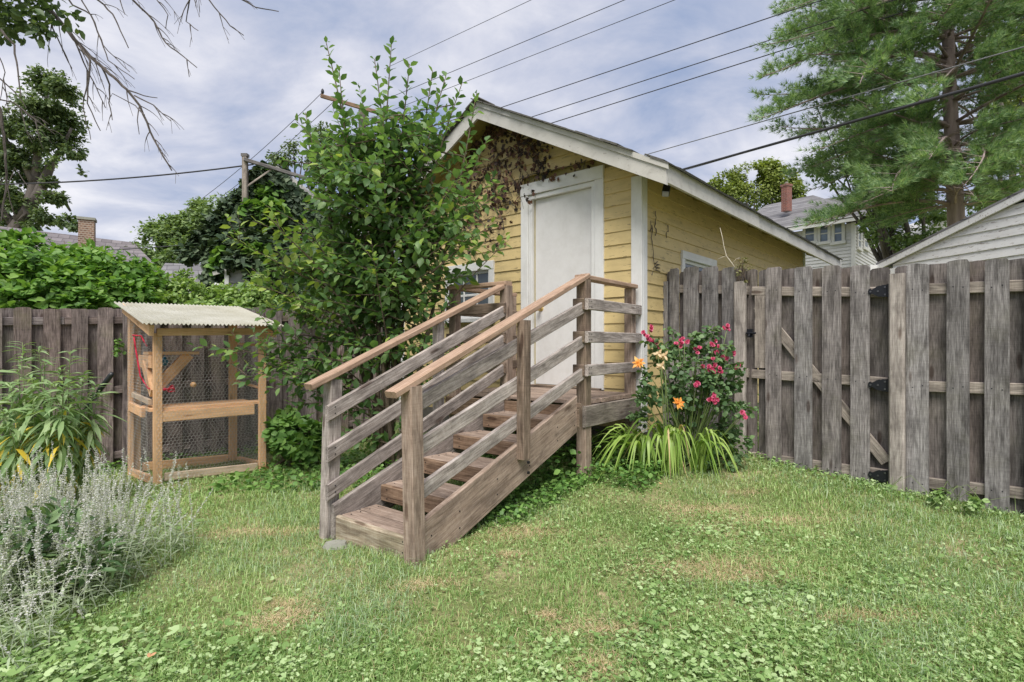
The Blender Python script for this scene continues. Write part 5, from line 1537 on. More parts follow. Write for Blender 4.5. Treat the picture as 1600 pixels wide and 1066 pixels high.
# ================================================================== climbing plants
def wallxy(px, py):       # point on the gable wall plane
    t = onwall(px); p = Cc + U * t; return p, t, EZ + (HZN - py) * p.y / FPX
dv = thing('climbing_vine', 'dead brown climbing vine clinging to the yellow gable above the door', 'vine', Cc + U * 2.0 + Z * (EZ + 1.0))
vm = MB(); lp_ = []; lk = []
rr = random.Random(14)
def vinepath(pts, r=.004, leafy=1.0, down=.6):
    q = []
    for (xa, ya), (xb, yb) in zip(pts[:-1], pts[1:]):
        m_ = max(2, int(math.hypot(xb - xa, yb - ya) / 6))
        for i in range(m_):
            f = i / m_; p, t_, z = wallxy(xa + (xb - xa) * f + rr.uniform(-2, 2), ya + (yb - ya) * f + rr.uniform(-2, 2))
            q.append(p - V * .032 + Z * z)
            for _ in range(int(leafy * 4.6 + rr.random())):
                if rr.random() < leafy:
                    lp_.append(q[-1] + Vector((rr.gauss(0, .055), rr.uniform(-.03, .0) - .015, rr.gauss(-.02, .055))))
    vm.tube(q, r, 4)
for pts, l_ in (([(722, 300), (735, 250), (760, 215), (790, 205), (830, 225), (868, 235)], .95), ([(730, 330), (750, 290), (775, 250), (800, 230), (840, 250), (862, 270)], .95), ([(745, 240), (770, 205), (800, 212), (835, 232), (850, 260), (858, 275)], .9),
                ([(735, 270), (765, 265), (790, 250), (800, 275), (815, 300)], .9), ([(790, 250), (812, 240), (835, 215), (858, 222)], .8), ([(725, 360), (745, 330), (770, 320), (800, 315), (812, 330)], .85),
                ([(765, 300), (790, 300), (810, 285), (830, 275), (850, 270)], .9), ([(760, 290), (775, 320), (790, 350), (790, 368)], .7), ([(722, 345), (740, 350), (770, 340), (800, 345)], .7), ([(860, 268), (885, 262), (905, 256), (924, 250)], .75),
                ([(916, 252), (917, 268), (915, 282)], .4), ([(725, 390), (760, 380), (790, 372)], .35), ([(722, 200), (745, 190), (770, 195), (800, 205)], .9), ([(740, 220), (735, 280), (728, 340)], .8), ([(812, 240), (818, 265), (812, 300), (822, 312)], .6),
                ([(775, 215), (780, 250), (770, 290), (790, 330)], .8), ([(750, 340), (762, 360), (770, 378)], .5), ([(835, 235), (845, 262), (842, 285)], .7)):
    vinepath(pts, leafy=l_)
for _ in range(46):
    x0_, y0_ = rr.uniform(722, 850), rr.uniform(205, 350)
    if y0_ > 395 - (x0_ - 722) * .9 and x0_ > 800: continue
    vinepath([(x0_, y0_), (x0_ + rr.uniform(-14, 14), y0_ + rr.uniform(8, 22)), (x0_ + rr.uniform(-20, 20), y0_ + rr.uniform(22, 45))], .0022, leafy=.34)
vm.build('vine_stems', M['twig'], dv)
lp_ = np.array([tuple(v) for v in lp_]); n_ = len(lp_)
d = np.tile(np.array([0, 0, -1.]), (n_, 1)) + RNG.normal(size=(n_, 3)) * .45
nm = np.tile(np.array(-V), (n_, 1)) + RNG.normal(size=(n_, 3)) * .5
inst('vine_leaves', *LEAF_IVY, lp_, frames(d, nm, RNG.uniform(.028, .062, n_)), M['lf_dead'], dv)

sv = thing('vine_traces', 'dark dried vine rootlets on the yellow side wall next to the white corner board', 'vine', Cc + V * .3 + Z * (EZ + .8))
mb = MB()
for pts in ([(1016, 352), (1015, 372), (1017, 392), (1019, 412), (1016, 420)], [(1021, 330), (1020, 345), (1021, 358)], [(1014, 345), (1013, 352)], [(1040, 352), (1038, 362)], [(1019, 412), (1024, 409), (1027, 414)]):
    q = []
    for x_, y_ in pts:
        for w_ in range(3):
            t_ = onside(x_ + rr.uniform(-1, 1)); p_ = Cc + V * t_ - U * .024; q.append(p_ + Z * (EZ + (HZN - y_ - w_ * 5) * p_.y / FPX))
    q.sort(key=lambda v: v.z); mb.tube(q, [rr.uniform(.002, .006) for _ in q], 4)
mb.build('rootlets', M['twig'], sv)
# ivy on the shed: leaves hung over the gable in shingle fashion plus bulging clumps
iv = thing('ivy', 'dense dark ivy blanket covering the gable of the old shed', 'ivy', I(0, -.4, .0))
n_ = 23000
a = RNG.uniform(-1.15, 2.6, n_); zmax = zpk - .12 - np.abs(a) * np.where(a > 0, 1.75 / hw_, 1.38)
z = RNG.random(n_) ** .9 * (zmax - .7) + .7
b_ = -.10 - .45 * RNG.random(n_) * (1 - .6 * (z - .7) / 4) - .25 * np.sin(a * 2.1 + z * 1.7) ** 2
ok = (z < zmax) & ~((a > 1.15) & (z > zmax - .75) & (RNG.random(n_) < .85))
a, z, b_ = a[ok], z[ok], b_[ok]
pos = np.array(I(0, 0, 0))[None] + a[:, None] * np.array(SA) + b_[:, None] * np.array(SB) + z[:, None] * np.array([0, 0, 1.])
n_ = len(pos); d = np.tile([0, 0, -1.], (n_, 1)) + RNG.normal(size=(n_, 3)) * .6 - np.array(SB) * .35; nm = np.tile(-np.array(SB) + np.array([0, 0, .55]), (n_, 1)) + RNG.normal(size=(n_, 3)) * .55
inst('ivy_leaves', *LEAF_IVY, pos, frames(d, nm, RNG.uniform(.07, .15, n_)), M['lf_ivy'], iv)
crown(iv, blobs_px([(360, 385, 9.9, 20), (380, 400, 9.8, 18), (400, 380, 9.8, 18), (400, 340, 10, 16), (425, 285, 10.4, 12), (445, 275, 10.5, 8)]), 2200, .13, M['lf_ivy'], tmpl=LEAF_IVY, name='edge_leaves')
crown(iv, blobs_px([(425, 300, 10.2, 16), (405, 335, 10.1, 20), (385, 370, 10, 20), (365, 395, 9.9, 18), (425, 275, 10.4, 8), (430, 330, 10, 16), (350, 415, 9.8, 14), (415, 300, 10.3, 12), (355, 400, 9.7, 12), (400, 400, 9.7, 20), (345, 400, 9.8, 10), (420, 290, 10.3, 10), (395, 322, 10.3, 12), (375, 350, 10.2, 14), (355, 375, 10.2, 14), (340, 398, 10.1, 12)]), 2300, .15, M['lf_ivy_lite'], tmpl=LEAF_BROAD, name='green_leaves')
crown(iv, [(float(q.x), float(q.y), float(q.z), .17) for q in [I(-1.42 + 1.36 * k_ / 12, -.3 + .1 * (k_ % 2), ev - .02 + (zpk - ev) * k_ / 12) for k_ in range(12)]], 2600, .11, M['lf_ivy'], tmpl=LEAF_IVY, name='edge_leaves')
crown(iv, blobs_px([(372, 405, 9.3, 13), (392, 412, 9.3, 12), (398, 430, 9.3, 9), (352, 418, 9.3, 6)]), 420, .12, M['lf_ivy'], tmpl=LEAF_IVY, name='edge_leaves')
tm = MB()
for _ in range(14):
    a_ = rr.uniform(-1.6, 1.9); pts = [I(a_ + rr.uniform(-.2, .2) * i, -.06, -.1 + i * (zpk - .6 - abs(a_)) / 5) for i in range(6)]; tm.tube(pts, [.03, .025, .02, .015, .01, .008], 5)
tm.build('ivy_stems', M['bark_brown'], iv)

# hedge of bright large-leaved shrubs behind the left fence
def shrub(name, label, cat, lst, n, size, mat, base, tmpl=LEAF, nst=8, shell=.35, lname='leaves', stemmat='bark_brown', r=.015, flat=.8, droop=.2):
    t_ = thing(name, label, cat, base); b_ = blobs_px(lst)
    crown(t_, b_, n, size, M[mat], tmpl=tmpl, name=lname, shell=shell, flat=flat, droop=droop)
    mb = MB(); rr_ = random.Random(len(label))
    for k_ in range(nst):
        q = Vector(b_[k_ % len(b_)][:3]) + Z * b_[k_ % len(b_)][3] * .3; s_ = Vector(base) + Vector((rr_.uniform(-.3, .3), rr_.uniform(-.2, .2), -.05))
        mid = (s_ + q) / 2 + Vector((rr_.uniform(-.2, .2), 0, .15)); mb.tube([s_, (s_ + mid) / 2, mid, (mid + q) / 2, q], [r, r * .9, r * .75, r * .55, r * .3], 6)
    mb.build('stems', M[stemmat], t_, True)
    return t_
shrub('leafy_shrub', 'bright green large-leaved shrub behind the left fence, at the photo edge', 'shrub', [(10, 400, 7.6, 36), (45, 385, 7.7, 26), (60, 415, 7.4, 40), (20, 440, 7.2, 44), (-20, 410, 7.4, 40), (95, 400, 7.7, 18), (90, 440, 7.2, 40), (-50, 440, 7, 40), (30, 470, 7.0, 34), (70, 475, 7.0, 34), (35, 378, 7.6, 16)], 5200, .12, 'lf_hedge', gbase(35, 7.6), nst=12, shell=.25)
shrub('leafy_shrub', 'bright green large-leaved shrub rising over the fence just left of the enclosure roof', 'shrub', [(130, 425, 7.8, 34), (160, 410, 8.0, 26), (190, 425, 8, 34), (165, 455, 7.6, 40), (215, 430, 8.2, 28), (110, 460, 7.4, 36), (205, 465, 7.8, 34), (150, 478, 7.4, 34), (235, 450, 8.2, 26), (100, 378, 8, 6), (145, 395, 8, 14), (230, 480, 8, 26)], 4600, .115, 'lf_hedge', gbase(165, 8), nst=12, shell=.25)
shrub('vine_thicket', 'pale green tangle of small-leaved vines above the fence behind the enclosure roof', 'shrub', [(260, 450, 8.4, 24), (290, 455, 8.4, 24), (320, 462, 8.4, 24), (350, 470, 8.4, 22), (385, 465, 8.6, 24), (270, 478, 8.2, 24), (310, 485, 8.2, 24), (240, 425, 8.6, 10), (370, 490, 8.2, 26), (410, 470, 8.6, 26), (440, 480, 8.6, 22), (250, 470, 8.2, 20), (345, 455, 8.6, 16), (405, 440, 8.8, 14), (290, 432, 8.8, 12), (330, 490, 8.0, 28)], 7500, .075, 'lf_hedge2', gbase(330, 8.6), nst=10, shell=.2)
shrub('leafy_shrub', 'green creeper spilling over the fence right of the enclosure', 'shrub', [(470, 478, 8.3, 16), (500, 485, 8.3, 18), (520, 500, 8.2, 18), (485, 495, 7.2, 12), (455, 488, 7.4, 10), (540, 520, 8, 20)], 1300, .085, 'lf_hedge2', gbase(500, 8.4), nst=6, shell=.2)
shrub('low_shrub', 'low dark leafy bush on the ground right of the enclosure', 'shrub', [(440, 672, 5.9, 22), (465, 668, 6.0, 22), (490, 678, 5.8, 20), (450, 695, 5.7, 20), (480, 698, 5.6, 18), (425, 690, 6.0, 14), (505, 690, 5.7, 14), (448, 650, 6.1, 12)], 1500, .085, 'lf_under', gbase(465, 5.9), nst=8, shell=.3, tmpl=LEAF_BROAD)

# ================================================================== plum-like tree beside the stairs
plum = thing('small_tree', 'multi-stemmed leafy green young tree with upright shoots left of the stairs', 'tree', gbase(606, 5.15))
pb = Vector(gbase(606, 5.15))
rr = random.Random(77)
sm = MB(); LP = []; LDr = []; LN_ = []; LS = []
LP2 = []; LD2 = []; LN2 = []; LS2 = []
def leafshoot(pts, r0, start=.15, step=.045, size=.10, lite=0.0, tubes=True):
    """pts: smooth polyline; leaves alternate along it"""
    n_ = len(pts)
    if tubes: sm.tube(pts, [max(.0018, r0 * (1 - .85 * i / (n_ - 1))) for i in range(n_)], 6)
    Ls = [0]
    for a, b_ in zip(pts[:-1], pts[1:]): Ls.append(Ls[-1] + (b_ - a).length)
    tot = Ls[-1]; s = start * tot; side = 1; ph = rr.uniform(0, 6.28)
    while s < tot:
        i = max(0, min(n_ - 2, next((k for k in range(n_ - 1) if Ls[k + 1] >= s), n_ - 2)))
        f = (s - Ls[i]) / max(1e-6, Ls[i + 1] - Ls[i]); p = pts[i] + (pts[i + 1] - pts[i]) * f; d = (pts[i + 1] - pts[i]).normalized()
        ph += 2.4
        x = d.cross(Vector((.2, .3, .9))).normalized(); y = d.cross(x)
        o = x * math.cos(ph) + y * math.sin(ph)
        tipf = s / tot
        ld = (o * (1.0 - .35 * tipf) + d * (.25 + .5 * tipf) + Z * rr.uniform(-.35, .2)).normalized()
        nm = (Z * .8 + Vector((rr.uniform(-1, 1), rr.uniform(-1, 1), rr.uniform(-.3, .6))) * .6 - ld * .2)
        sz = size * (rr.uniform(.45, 1.3) if rr.random() < .5 else rr.uniform(.85, 1.15)) * (1 - .3 * tipf ** 3)
        tgt = (LP2, LD2, LN2, LS2) if rr.random() < lite * (0.4 + tipf) else (LP, LDr, LN_, LS)
        tgt[0].append(tuple(p + ld * .01)); tgt[1].append(tuple(ld)); tgt[2].append(tuple(nm)); tgt[3].append(sz)
        s += step * rr.uniform(.7, 1.35)
def curve(p0, p1, up=.3, n=9, wob=.03):
    L_ = (p1 - p0).length; o_ = []; w = Vector((rr.uniform(-1, 1), rr.uniform(-1, 1), 0)) * wob * L_
    c = p0 + (p1 - p0) * .5 + Z * up * L_ + w
    for i in range(n):
        f = i / (n - 1); o_.append(p0 * (1 - f) ** 2 + c * 2 * f * (1 - f) + p1 * f * f)
    return o_
tips = [(508, 60, 5.3), (530, 110, 5.1), (612, 66, 5.2), (585, 92, 5.3), (640, 100, 5.0), (676, 110, 5.4), (697, 118, 5.1), (722, 130, 5.3), (745, 145, 5.4), (477, 176, 5.2), (462, 188, 5.0), (560, 130, 5.5), (745, 175, 5.0),
        (700, 170, 5.6), (775, 270, 5.3), (760, 220, 5.1), (440, 250, 4.9), (600, 150, 4.9), (655, 160, 5.5), (520, 170, 4.9), (480, 280, 5.3), (735, 250, 4.8), (780, 330, 5.0)]
starts = [pb + Vector((rr.uniform(-.12, .12), rr.uniform(-.12, .12), -.05)) for _ in range(8)]
mains = []
for i, (x, y, Y_) in enumerate(tips):
    s_ = starts[i % 8]; tip = P(x, y, Y_)
    if i < 10:
        pts = curve(s_, tip, .06 + .02 * rr.random(), 16, .05); r0 = .024
    else:
        m_ = rr.choice(mains); k_ = rr.randint(4, 9); pts = curve(m_[k_], tip, -.05, 12, .04); r0 = .011
    # fan outward low down
    mains.append(pts)
    leafshoot(pts, r0, .42 if i < 10 else .2, .030, .112)
# dense side branching inside the crown
cen = [(455, 420, 60, 70), (520, 350, 60, 90), (600, 340, 90, 120), (680, 330, 65, 100), (725, 340, 40, 70), (600, 450, 110, 110), (680, 470, 70, 90), (520, 470, 80, 80), (600, 530, 80, 60), (560, 270, 60, 70), (640, 260, 60, 60), (700, 390, 60, 80), (500, 270, 40, 50), (560, 400, 80, 80), (640, 380, 90, 90), (560, 225, 55, 45), (645, 225, 50, 45), (510, 240, 35, 40), (500, 430, 50, 60)]
for k_ in range(400):
    cx0, cy0, rx, ry = rr.choice(cen)
    a = rr.uniform(0, 6.28); q = math.sqrt(rr.random())
    x, y = cx0 + rx * q * math.cos(a), cy0 + ry * q * math.sin(a); Y_ = 5.15 + rr.gauss(0, .36)
    tip = P(x, y, max(4.45, Y_))
    m_ = rr.choice(mains[:10]); best = min(range(2, len(m_)), key=lambda j: (m_[j] - tip).length + rr.uniform(0, .25) + max(0, m_[j].z - tip.z) * .6)
    p0 = m_[best]
    if (tip - p0).length > 1.1: p0 = tip + (p0 - tip).normalized() * 1.1
    leafshoot(curve(p0, tip, rr.uniform(-.05, .15), 8, .06), .006, .12, .034, .105, lite=.02 if x < 600 else .06)
# long low branches reaching left over the enclosure, and pale young shoots
for (a, b_, Y0, Y1, up, lt_) in (((560, 600), (302, 541), 5.1, 4.55, .10, .12), ((560, 560), (372, 602), 5.1, 4.6, .2, .2), ((540, 540), (400, 520), 5.1, 4.6, .10, .1), ((560, 480), (354, 368), 5.0, 4.4, .02, 1.0), ((520, 440), (418, 338), 4.9, 4.4, .0, 1.0),
        ((540, 500), (380, 440), 5.0, 4.5, .05, .5), ((590, 660), (470, 610), 5.1, 4.9, .2, .1), ((560, 620), (430, 560), 5.1, 4.7, .12, .1), ((580, 640), (395, 575), 5.1, 4.7, .12, .1), ((550, 520), (440, 470), 5.0, 4.6, .1, .4),
        ((530, 430), (475, 350), 4.9, 4.6, 0, .5), ((600, 640), (520, 650), 5.1, 4.9, .1, .0), ((610, 560), (580, 375), 4.9, 4.6, .0, .5), ((680, 500), (795, 375), 5.1, 4.9, .04, .3), ((660, 440), (772, 348), 5.0, 4.8, .05, .2), ((680, 380), (785, 300), 5.1, 5.0, .05, .2), ((650, 560), (705, 470), 5.0, 4.7, .05, .1),
        ((500, 520), (415, 430), 5.0, 4.6, .0, .8), ((620, 690), (668, 600), 5.05, 4.75, .1, .0), ((620, 700), (560, 690), 5.05, 4.9, .2, .0), ((620, 640), (700, 590), 5.1, 5.0, .1, .0), ((600, 700), (650, 660), 5.1, 5.0, .1, .0), ((620, 600), (720, 540), 5.2, 5.1, .1, .0), ((590, 620), (455, 525), 5.1, 4.7, .1, .15), ((570, 600), (440, 590), 5.0, 4.6, .15, .1), ((560, 560), (470, 480), 5.0, 4.7, .1, .2), ((580, 580), (490, 560), 5.0, 4.6, .1, .1), ((600, 640), (500, 590), 5.0, 4.7, .15, .0), ((560, 640), (445, 640), 5.0, 4.8, .2, .0), ((590, 700), (540, 640), 5.0, 4.8, .1, .0), ((540, 470), (425, 395), 5.0, 4.6, .05, .25), ((540, 520), (410, 480), 5.0, 4.65, .1, .2), ((530, 560), (400, 535), 5.0, 4.6, .12, .15), ((560, 600), (420, 610), 5.0, 4.6, .15, .1), ((520, 420), (430, 440), 5.0, 4.7, .1, .2), ((550, 580), (480, 600), 5.0, 4.6, .15, .1), ((560, 540), (440, 545), 5.1, 4.7, .14, .15), ((600, 560), (520, 520), 5.1, 4.8, .1, .05), ((560, 470), (455, 420), 5.1, 4.8, .1, .1), ((560, 520), (505, 430), 4.95, 4.6, .05, .3)):
    pts = curve(P(*a, Y0), P(*b_, Y1), up, 12, .02)
    leafshoot(pts, .009, .15, .033, .095, lite=lt_)
    for j in range(4):
        p0 = pts[rr.randint(3, 10)]; tip = p0 + Vector((rr.uniform(-.35, .1), rr.uniform(-.15, .15), rr.uniform(-.05, .22)))
        leafshoot(curve(p0, tip, .05, 6, .03), .004, .1, .033, .085, lite=lt_)
sm.build('stems', M['bark_brown'], plum, True)
for (a_, b_, c_, d_, mt, nm_) in ((LP, LDr, LN_, LS, 'lf_tree', 'leaves'), (LP2, LD2, LN2, LS2, 'lf_tree_lite', 'young_leaves')):
    a_, fr_m = np.array(a_), frames(np.array(b_), np.array(c_), np.array(d_))
    rest = np.ones(len(a_), bool); tv_, tf_ = leaf_t(.58, .06, .16)
    if nm_ == 'leaves':
        show = np.array(d_) / a_[:, 1] ** 2.2; top_ = np.argsort(-show)[:300]; rest[top_] = False
        lm = trimesh('leaf', tv_, tf_); lm.materials.append(M[mt])
        for i_ in top_:
            Mx = Matrix([[*map(float, fr_m[i_][r_]), float(a_[i_][r_])] for r_ in range(3)] + [[0, 0, 0, 1]])
            link('leaf', lm, None, plum, Mx)
    inst(nm_, tv_, tf_, a_[rest], fr_m[rest], M[mt], plum)['kind'] = 'stuff'
print('plum leaves', len(LP), len(LP2))

# ================================================================== rose bush and daylily
def pick_stems(base, tips, r, mb, n=8, up=.1, wob=.05):
    for tp in tips:
        q = curve(Vector(base) + Vector((rr.uniform(-.06, .06), rr.uniform(-.06, .06), -.03)), tp, up, n, wob); mb.tube(q, [max(.0018, r * (1 - .7 * i / (n - 1))) for i in range(n)], 5)
rose = thing('rose_bush', 'tall rose bush with clusters of pink flowers at the landing corner', 'rose bush', gbase(1075, 4.75))
bl = blobs_px([(1030, 560, 4.55, 18), (1060, 545, 4.7, 24), (1095, 540, 4.7, 24), (1120, 560, 4.6, 22), (1080, 580, 4.6, 34), (1040, 600, 4.5, 26), (1110, 600, 4.6, 30), (1060, 625, 4.6, 30), (1130, 630, 4.6, 26), (1090, 640, 4.7, 30), (1140, 670, 4.6, 24), (1120, 690, 4.6, 26), (1100, 715, 4.6, 26), (1145, 705, 4.6, 20), (1015, 620, 4.45, 18), (1010, 580, 4.4, 10), (1065, 670, 4.8, 30), (1090, 530, 4.7, 12), (1060, 700, 4.8, 30), (1000, 650, 4.7, 16), (1135, 545, 4.6, 10), (1150, 725, 4.5, 14), (1020, 540, 4.5, 14), (1008, 600, 4.4, 16), (1150, 600, 4.55, 18), (1142, 575, 4.55, 16), (1160, 640, 4.5, 14), (1050, 515, 4.7, 10), (1165, 690, 4.45, 14), (1112, 520, 4.7, 14), (1000, 625, 4.35, 12)])
crown(rose, bl, 5200, .042, M['lf_rose'], tmpl=LEAF_BROAD, name='leaves', shell=.1, gaps=(7, -.22))
roses = [(1012, 512, 4.45, 1), (1008, 524, 4.45, 1), (1018, 532, 4.45, 1), (1024, 538, 4.45, 3), (1060, 536, 4.55, 1), (1070, 532, 4.55, 2), (1091, 547, 4.6, 1), (1136, 513, 4.6, 2), (1117, 537, 4.6, 2), (1125, 541, 4.6, 1), (1142, 551, 4.6, 1), (1125, 553, 4.6, 2), (1113, 562, 4.6, 1), (1133, 563, 4.6, 2), (1103, 577, 4.5, 2), (1114, 576, 4.5, 2), (1126, 578, 4.5, 1), (1150, 574, 4.5, 1), (1088, 600, 4.4, 2), (1112, 624, 4.4, 2), (1120, 621, 4.4, 1), (1163, 648, 4.35, 2)]
mb = MB(); pick_stems(gbase(1075, 4.75), [P(x, y, Y_) for x, y, Y_, _ in roses] + [Vector(b[:3]) for b in bl], .008, mb, up=.05)
mb.build('stems', M['stem'], rose, True)
def petals(center, n, size, elev, w=.9, face=Vector((0, -1, .4))):
    """ring of petals"""
    f = face.normalized(); x = f.cross(Z).normalized(); y = f.cross(x)
    d = []; nn = []
    for i in range(n):
        a = 2 * math.pi * i / n + rr.uniform(-.25, .25)
        o = x * math.cos(a) + y * math.sin(a); dd = o * math.cos(elev) + f * math.sin(elev); d.append(tuple(dd)); nn.append(tuple(f * math.cos(elev) - o * math.sin(elev)))
    return [tuple(center)] * n, d, nn, [size * rr.uniform(.8, 1.15) for _ in range(n)]
def flower(par, name, pts, mat, rings, size, tm, face=None):
    A_, B_, C_, D_ = [], [], [], []
    for c in pts:
        fc = face or Vector((rr.uniform(-.6, .6), -1, rr.uniform(0, .9)))
        for (n_, s_, e_) in rings:
            a, b_, c2, d2 = petals(c, n_, size * s_, e_, face=fc); A_ += a; B_ += b_; C_ += c2; D_ += d2
    return inst(name, *tm, np.array(A_), frames(np.array(B_), np.array(C_), np.array(D_)), mat, par)
PET = leaf_t(.95, .10, -.12, .5)
for x, y, Y_, k_ in roses:
    c = P(x, y, Y_); pts = [c + Vector((rr.uniform(-1, 1), rr.uniform(-.5, .5), rr.uniform(-1, 1))) * .030 for _ in range(k_ + 2)]
    flower(rose, 'flower', pts, M['petal_pink'], ((7, 1, .15), (6, .8, .6), (5, .55, 1.0)), .021, PET)
lily = thing('daylily', 'clump of arching strap-leaved daylily with orange flowers in front of the rose bush', 'daylily', gbase(1040, 4.45))
bs = Vector(gbase(1045, 4.5)); bs2 = Vector(gbase(985, 4.6)); bs3 = Vector(gbase(1095, 4.45))
def strap(mbs, p0, dirv, L_, h, w, n=9, droop=1.0, tilt=0.0):
    x = Vector((dirv.x, dirv.y, 0)).normalized(); s = Vector((-x.y, x.x, 0)); vs = []
    for i in range(n):
        f = i / (n - 1)
        p = p0 + x * L_ * f ** 1.15 + Z * (h * math.sin(math.pi * min(1.0, (f ** .85) * droop)) - .08 * f * f)
        g_ = g1(p.x, p.y) + .006
        if p.z < g_: p.z = g_
        ww = w * (1 - f ** 2.2) * (.65 + .35 * min(1, f * 4)) + .0008
        ss = (s + Z * tilt * math.sin(f * 3)).normalized()
        vs += [p - ss * ww, p + Z * -.0035 * (1 - f), p + ss * ww]
    fs = []
    for i in range(n - 1):
        b_ = i * 3; fs += [(b_, b_ + 1, b_ + 4, b_ + 3), (b_ + 1, b_ + 2, b_ + 5, b_ + 4)]
    mbs.add(vs, fs)
mb = MB(); my = MB()
LB = [Vector(gbase(1003, 4.62)), Vector(gbase(1046, 4.52)), Vector(gbase(1088, 4.52))]
for c_, n_, (z0_, z1_), (l0, l1), (h0, h1) in ((0, 34, (2.5, 4.3), (.28, .62), (.26, .42)), (0, 12, (4.2, 5.2), (.15, .32), (.25, .38)), (1, 34, (4.1, 5.3), (.10, .30), (.28, .44)), (2, 18, (-1.4, .3), (.16, .42), (.28, .46)), (1, 14, (2.6, 3.9), (.2, .5), (.34, .52)), (2, 8, (-.3, 1.5), (.2, .4), (.25, .4)), (0, 8, (.5, 2.4), (.2, .4), (.25, .4))):
    for k_ in range(n_):
        b_ = LB[c_] + Vector((rr.uniform(-.07, .07), rr.uniform(-.05, .06), -.01)); az = rr.uniform(z0_, z1_)
        wth = rr.random() < .025; one = MB()
        strap(one, b_, Vector((math.cos(az), math.sin(az), 0)), rr.uniform(l0, l1), rr.uniform(h0, h1), rr.uniform(.009, .0165), n=11, droop=rr.uniform(.78, 1.0), tilt=rr.uniform(-.5, .5))
        o_ = one.build('leaf', M['petal_pale' if wth else 'lf_lily'], lily, True)
        if wth: o_['label'] = 'withered tan leaf'
mb = MB(); fl = [(1000, 567, 4.35), (1061, 630, 4.3)]; pale = [(1028, 553, 4.35), (1038, 556, 4.38), (1034, 572, 4.35)]
for x, y, Y_ in fl + pale + [(1040, 585, 4.4)]:
    mb.tube(curve(bs + Vector((rr.uniform(-.1, .1), 0, 0)), P(x, y + 3, Y_), .03, 9), .0035, 5)
mb.build('flower_stalks', M['stem'], lily, True)
PL = leaf_t(.38, .03, .28, .5)
for x, y, Y_ in fl: flower(lily, 'flower', [P(x, y, Y_), P(x - 3, y + 1, Y_)], M['petal_orange'], ((6, 1, .45), (3, .7, .9)), .056, PL, face=Vector((rr.uniform(-.5, .5), -1, .5)))
for x, y, Y_ in pale: flower(lily, 'faded_flower', [P(x, y, Y_)], M['petal_pale'], ((6, 1, -.6), (3, .8, .5)), .055, PL, face=Vector((rr.uniform(-.5, .5), -1, .3)))

# ivy and weeds under the landing
def groundivy(name, label, cat, n, fn, size, mat, hgt, base):
    t_ = []
    A_ = []
    while len(A_) < n:
        x, y = fn(); A_.append((x, y, g1(x, y) + rr.random() ** 1.5 * hgt))
    A_ = np.array(A_); d, nm = rot_leaves(n, .65, .1)
    o = inst(name, *leaf_t(.85, .04, .12), A_, frames(d, nm, size * RNG.uniform(.6, 1.3, n)), M[mat])
    return tag(o, label, cat, kind='stuff')
def under():
    while True:
        a = rr.uniform(-.9, 1.1); b_ = rr.uniform(-.1, 1.4)
        p = S(a, b_, 0)
        if a > .1 and not (-.1 < b_ < .75): continue
        return p.x, p.y
groundivy('ground_ivy', 'ivy and weeds growing in the shade under the landing', 'ivy', 1500, lambda: (lambda p: (p.x, p.y))(S(rr.uniform(-.9, .45), rr.uniform(-.08, 1.5), 0)), .05, 'lf_under', .28, None)
groundivy('ground_ivy', 'leafy weeds between the landing post and the daylily', 'weeds', 1300, lambda: (lambda p: (p.x, p.y))(S(rr.uniform(-.9, .05), rr.uniform(-.55, .0), 0)), .036, 'lf_under', .16, None)
groundivy('ground_ivy', 'leafy weeds below the open side of the stair stringer', 'weeds', 1700, lambda: (lambda p: (p.x, p.y))(S(rr.uniform(.0, 1.15), rr.uniform(-.15, .25), 0)), .034, 'lf_under', .10, None)
groundivy('ground_ivy', 'weeds under the young tree left of the stairs', 'weeds', 2600, lambda: (rr.uniform(-2.6, -.9), rr.uniform(4.6, 6.4)), .045, 'lf_under', .10, None)
def alongfence():
    t = rr.uniform(-.3, 3.6); p = rpt(t - .9, rr.uniform(.02, .22) * rr.random() * 2); return p.x, p.y
groundivy('ground_ivy', 'round-leaved weeds along the foot of the right fence and gate', 'weeds', 1700, alongfence, .026, 'clover', .05, None)
def alongleft():
    t = rr.uniform(-3, 3.2); p = lpt(t, rr.uniform(.03, .3)); return p.x, p.y
groundivy('ground_ivy', 'green weeds along the foot of the left fence', 'weeds', 1800, alongleft, .045, 'lf_under', .10, None)
# leafy plants by the hinge post and in the fence gaps
for (x, y, Y_, lab) in ((1383, 770, 4.05, 'small round-leaved weed at the foot of the gate hinge post'), (1465, 775, 3.75, 'small weed poking through the first gap of the right fence'), (1521, 785, 3.6, 'small weed poking through the second gap of the right fence')):
    w = P(x, y, Y_); w.z = g1(w.x, w.y)
    shrub('weed', lab, 'weed', [(x, y, Y_, 9), (x + 5, y - 6, Y_, 7), (x - 5, y + 3, Y_, 8)], 70, .036, 'clover', w, nst=4, tmpl=LEAF_BROAD, r=.002, stemmat='stem')
w = Vector(lpt(lt(188), .05)); 
for (x, y, lab) in ((186, 537, 'upper small ivy sprig growing through the left fence'), (186, 552, 'lower small ivy sprig growing through the left fence')):
    shrub('ivy_sprig', lab, 'ivy', [(x, y, 5.95, 5)], 26, .04, 'lf_under', P(x, y + 5, 5.98), nst=3, tmpl=LEAF_BROAD, r=.002, stemmat='stem')
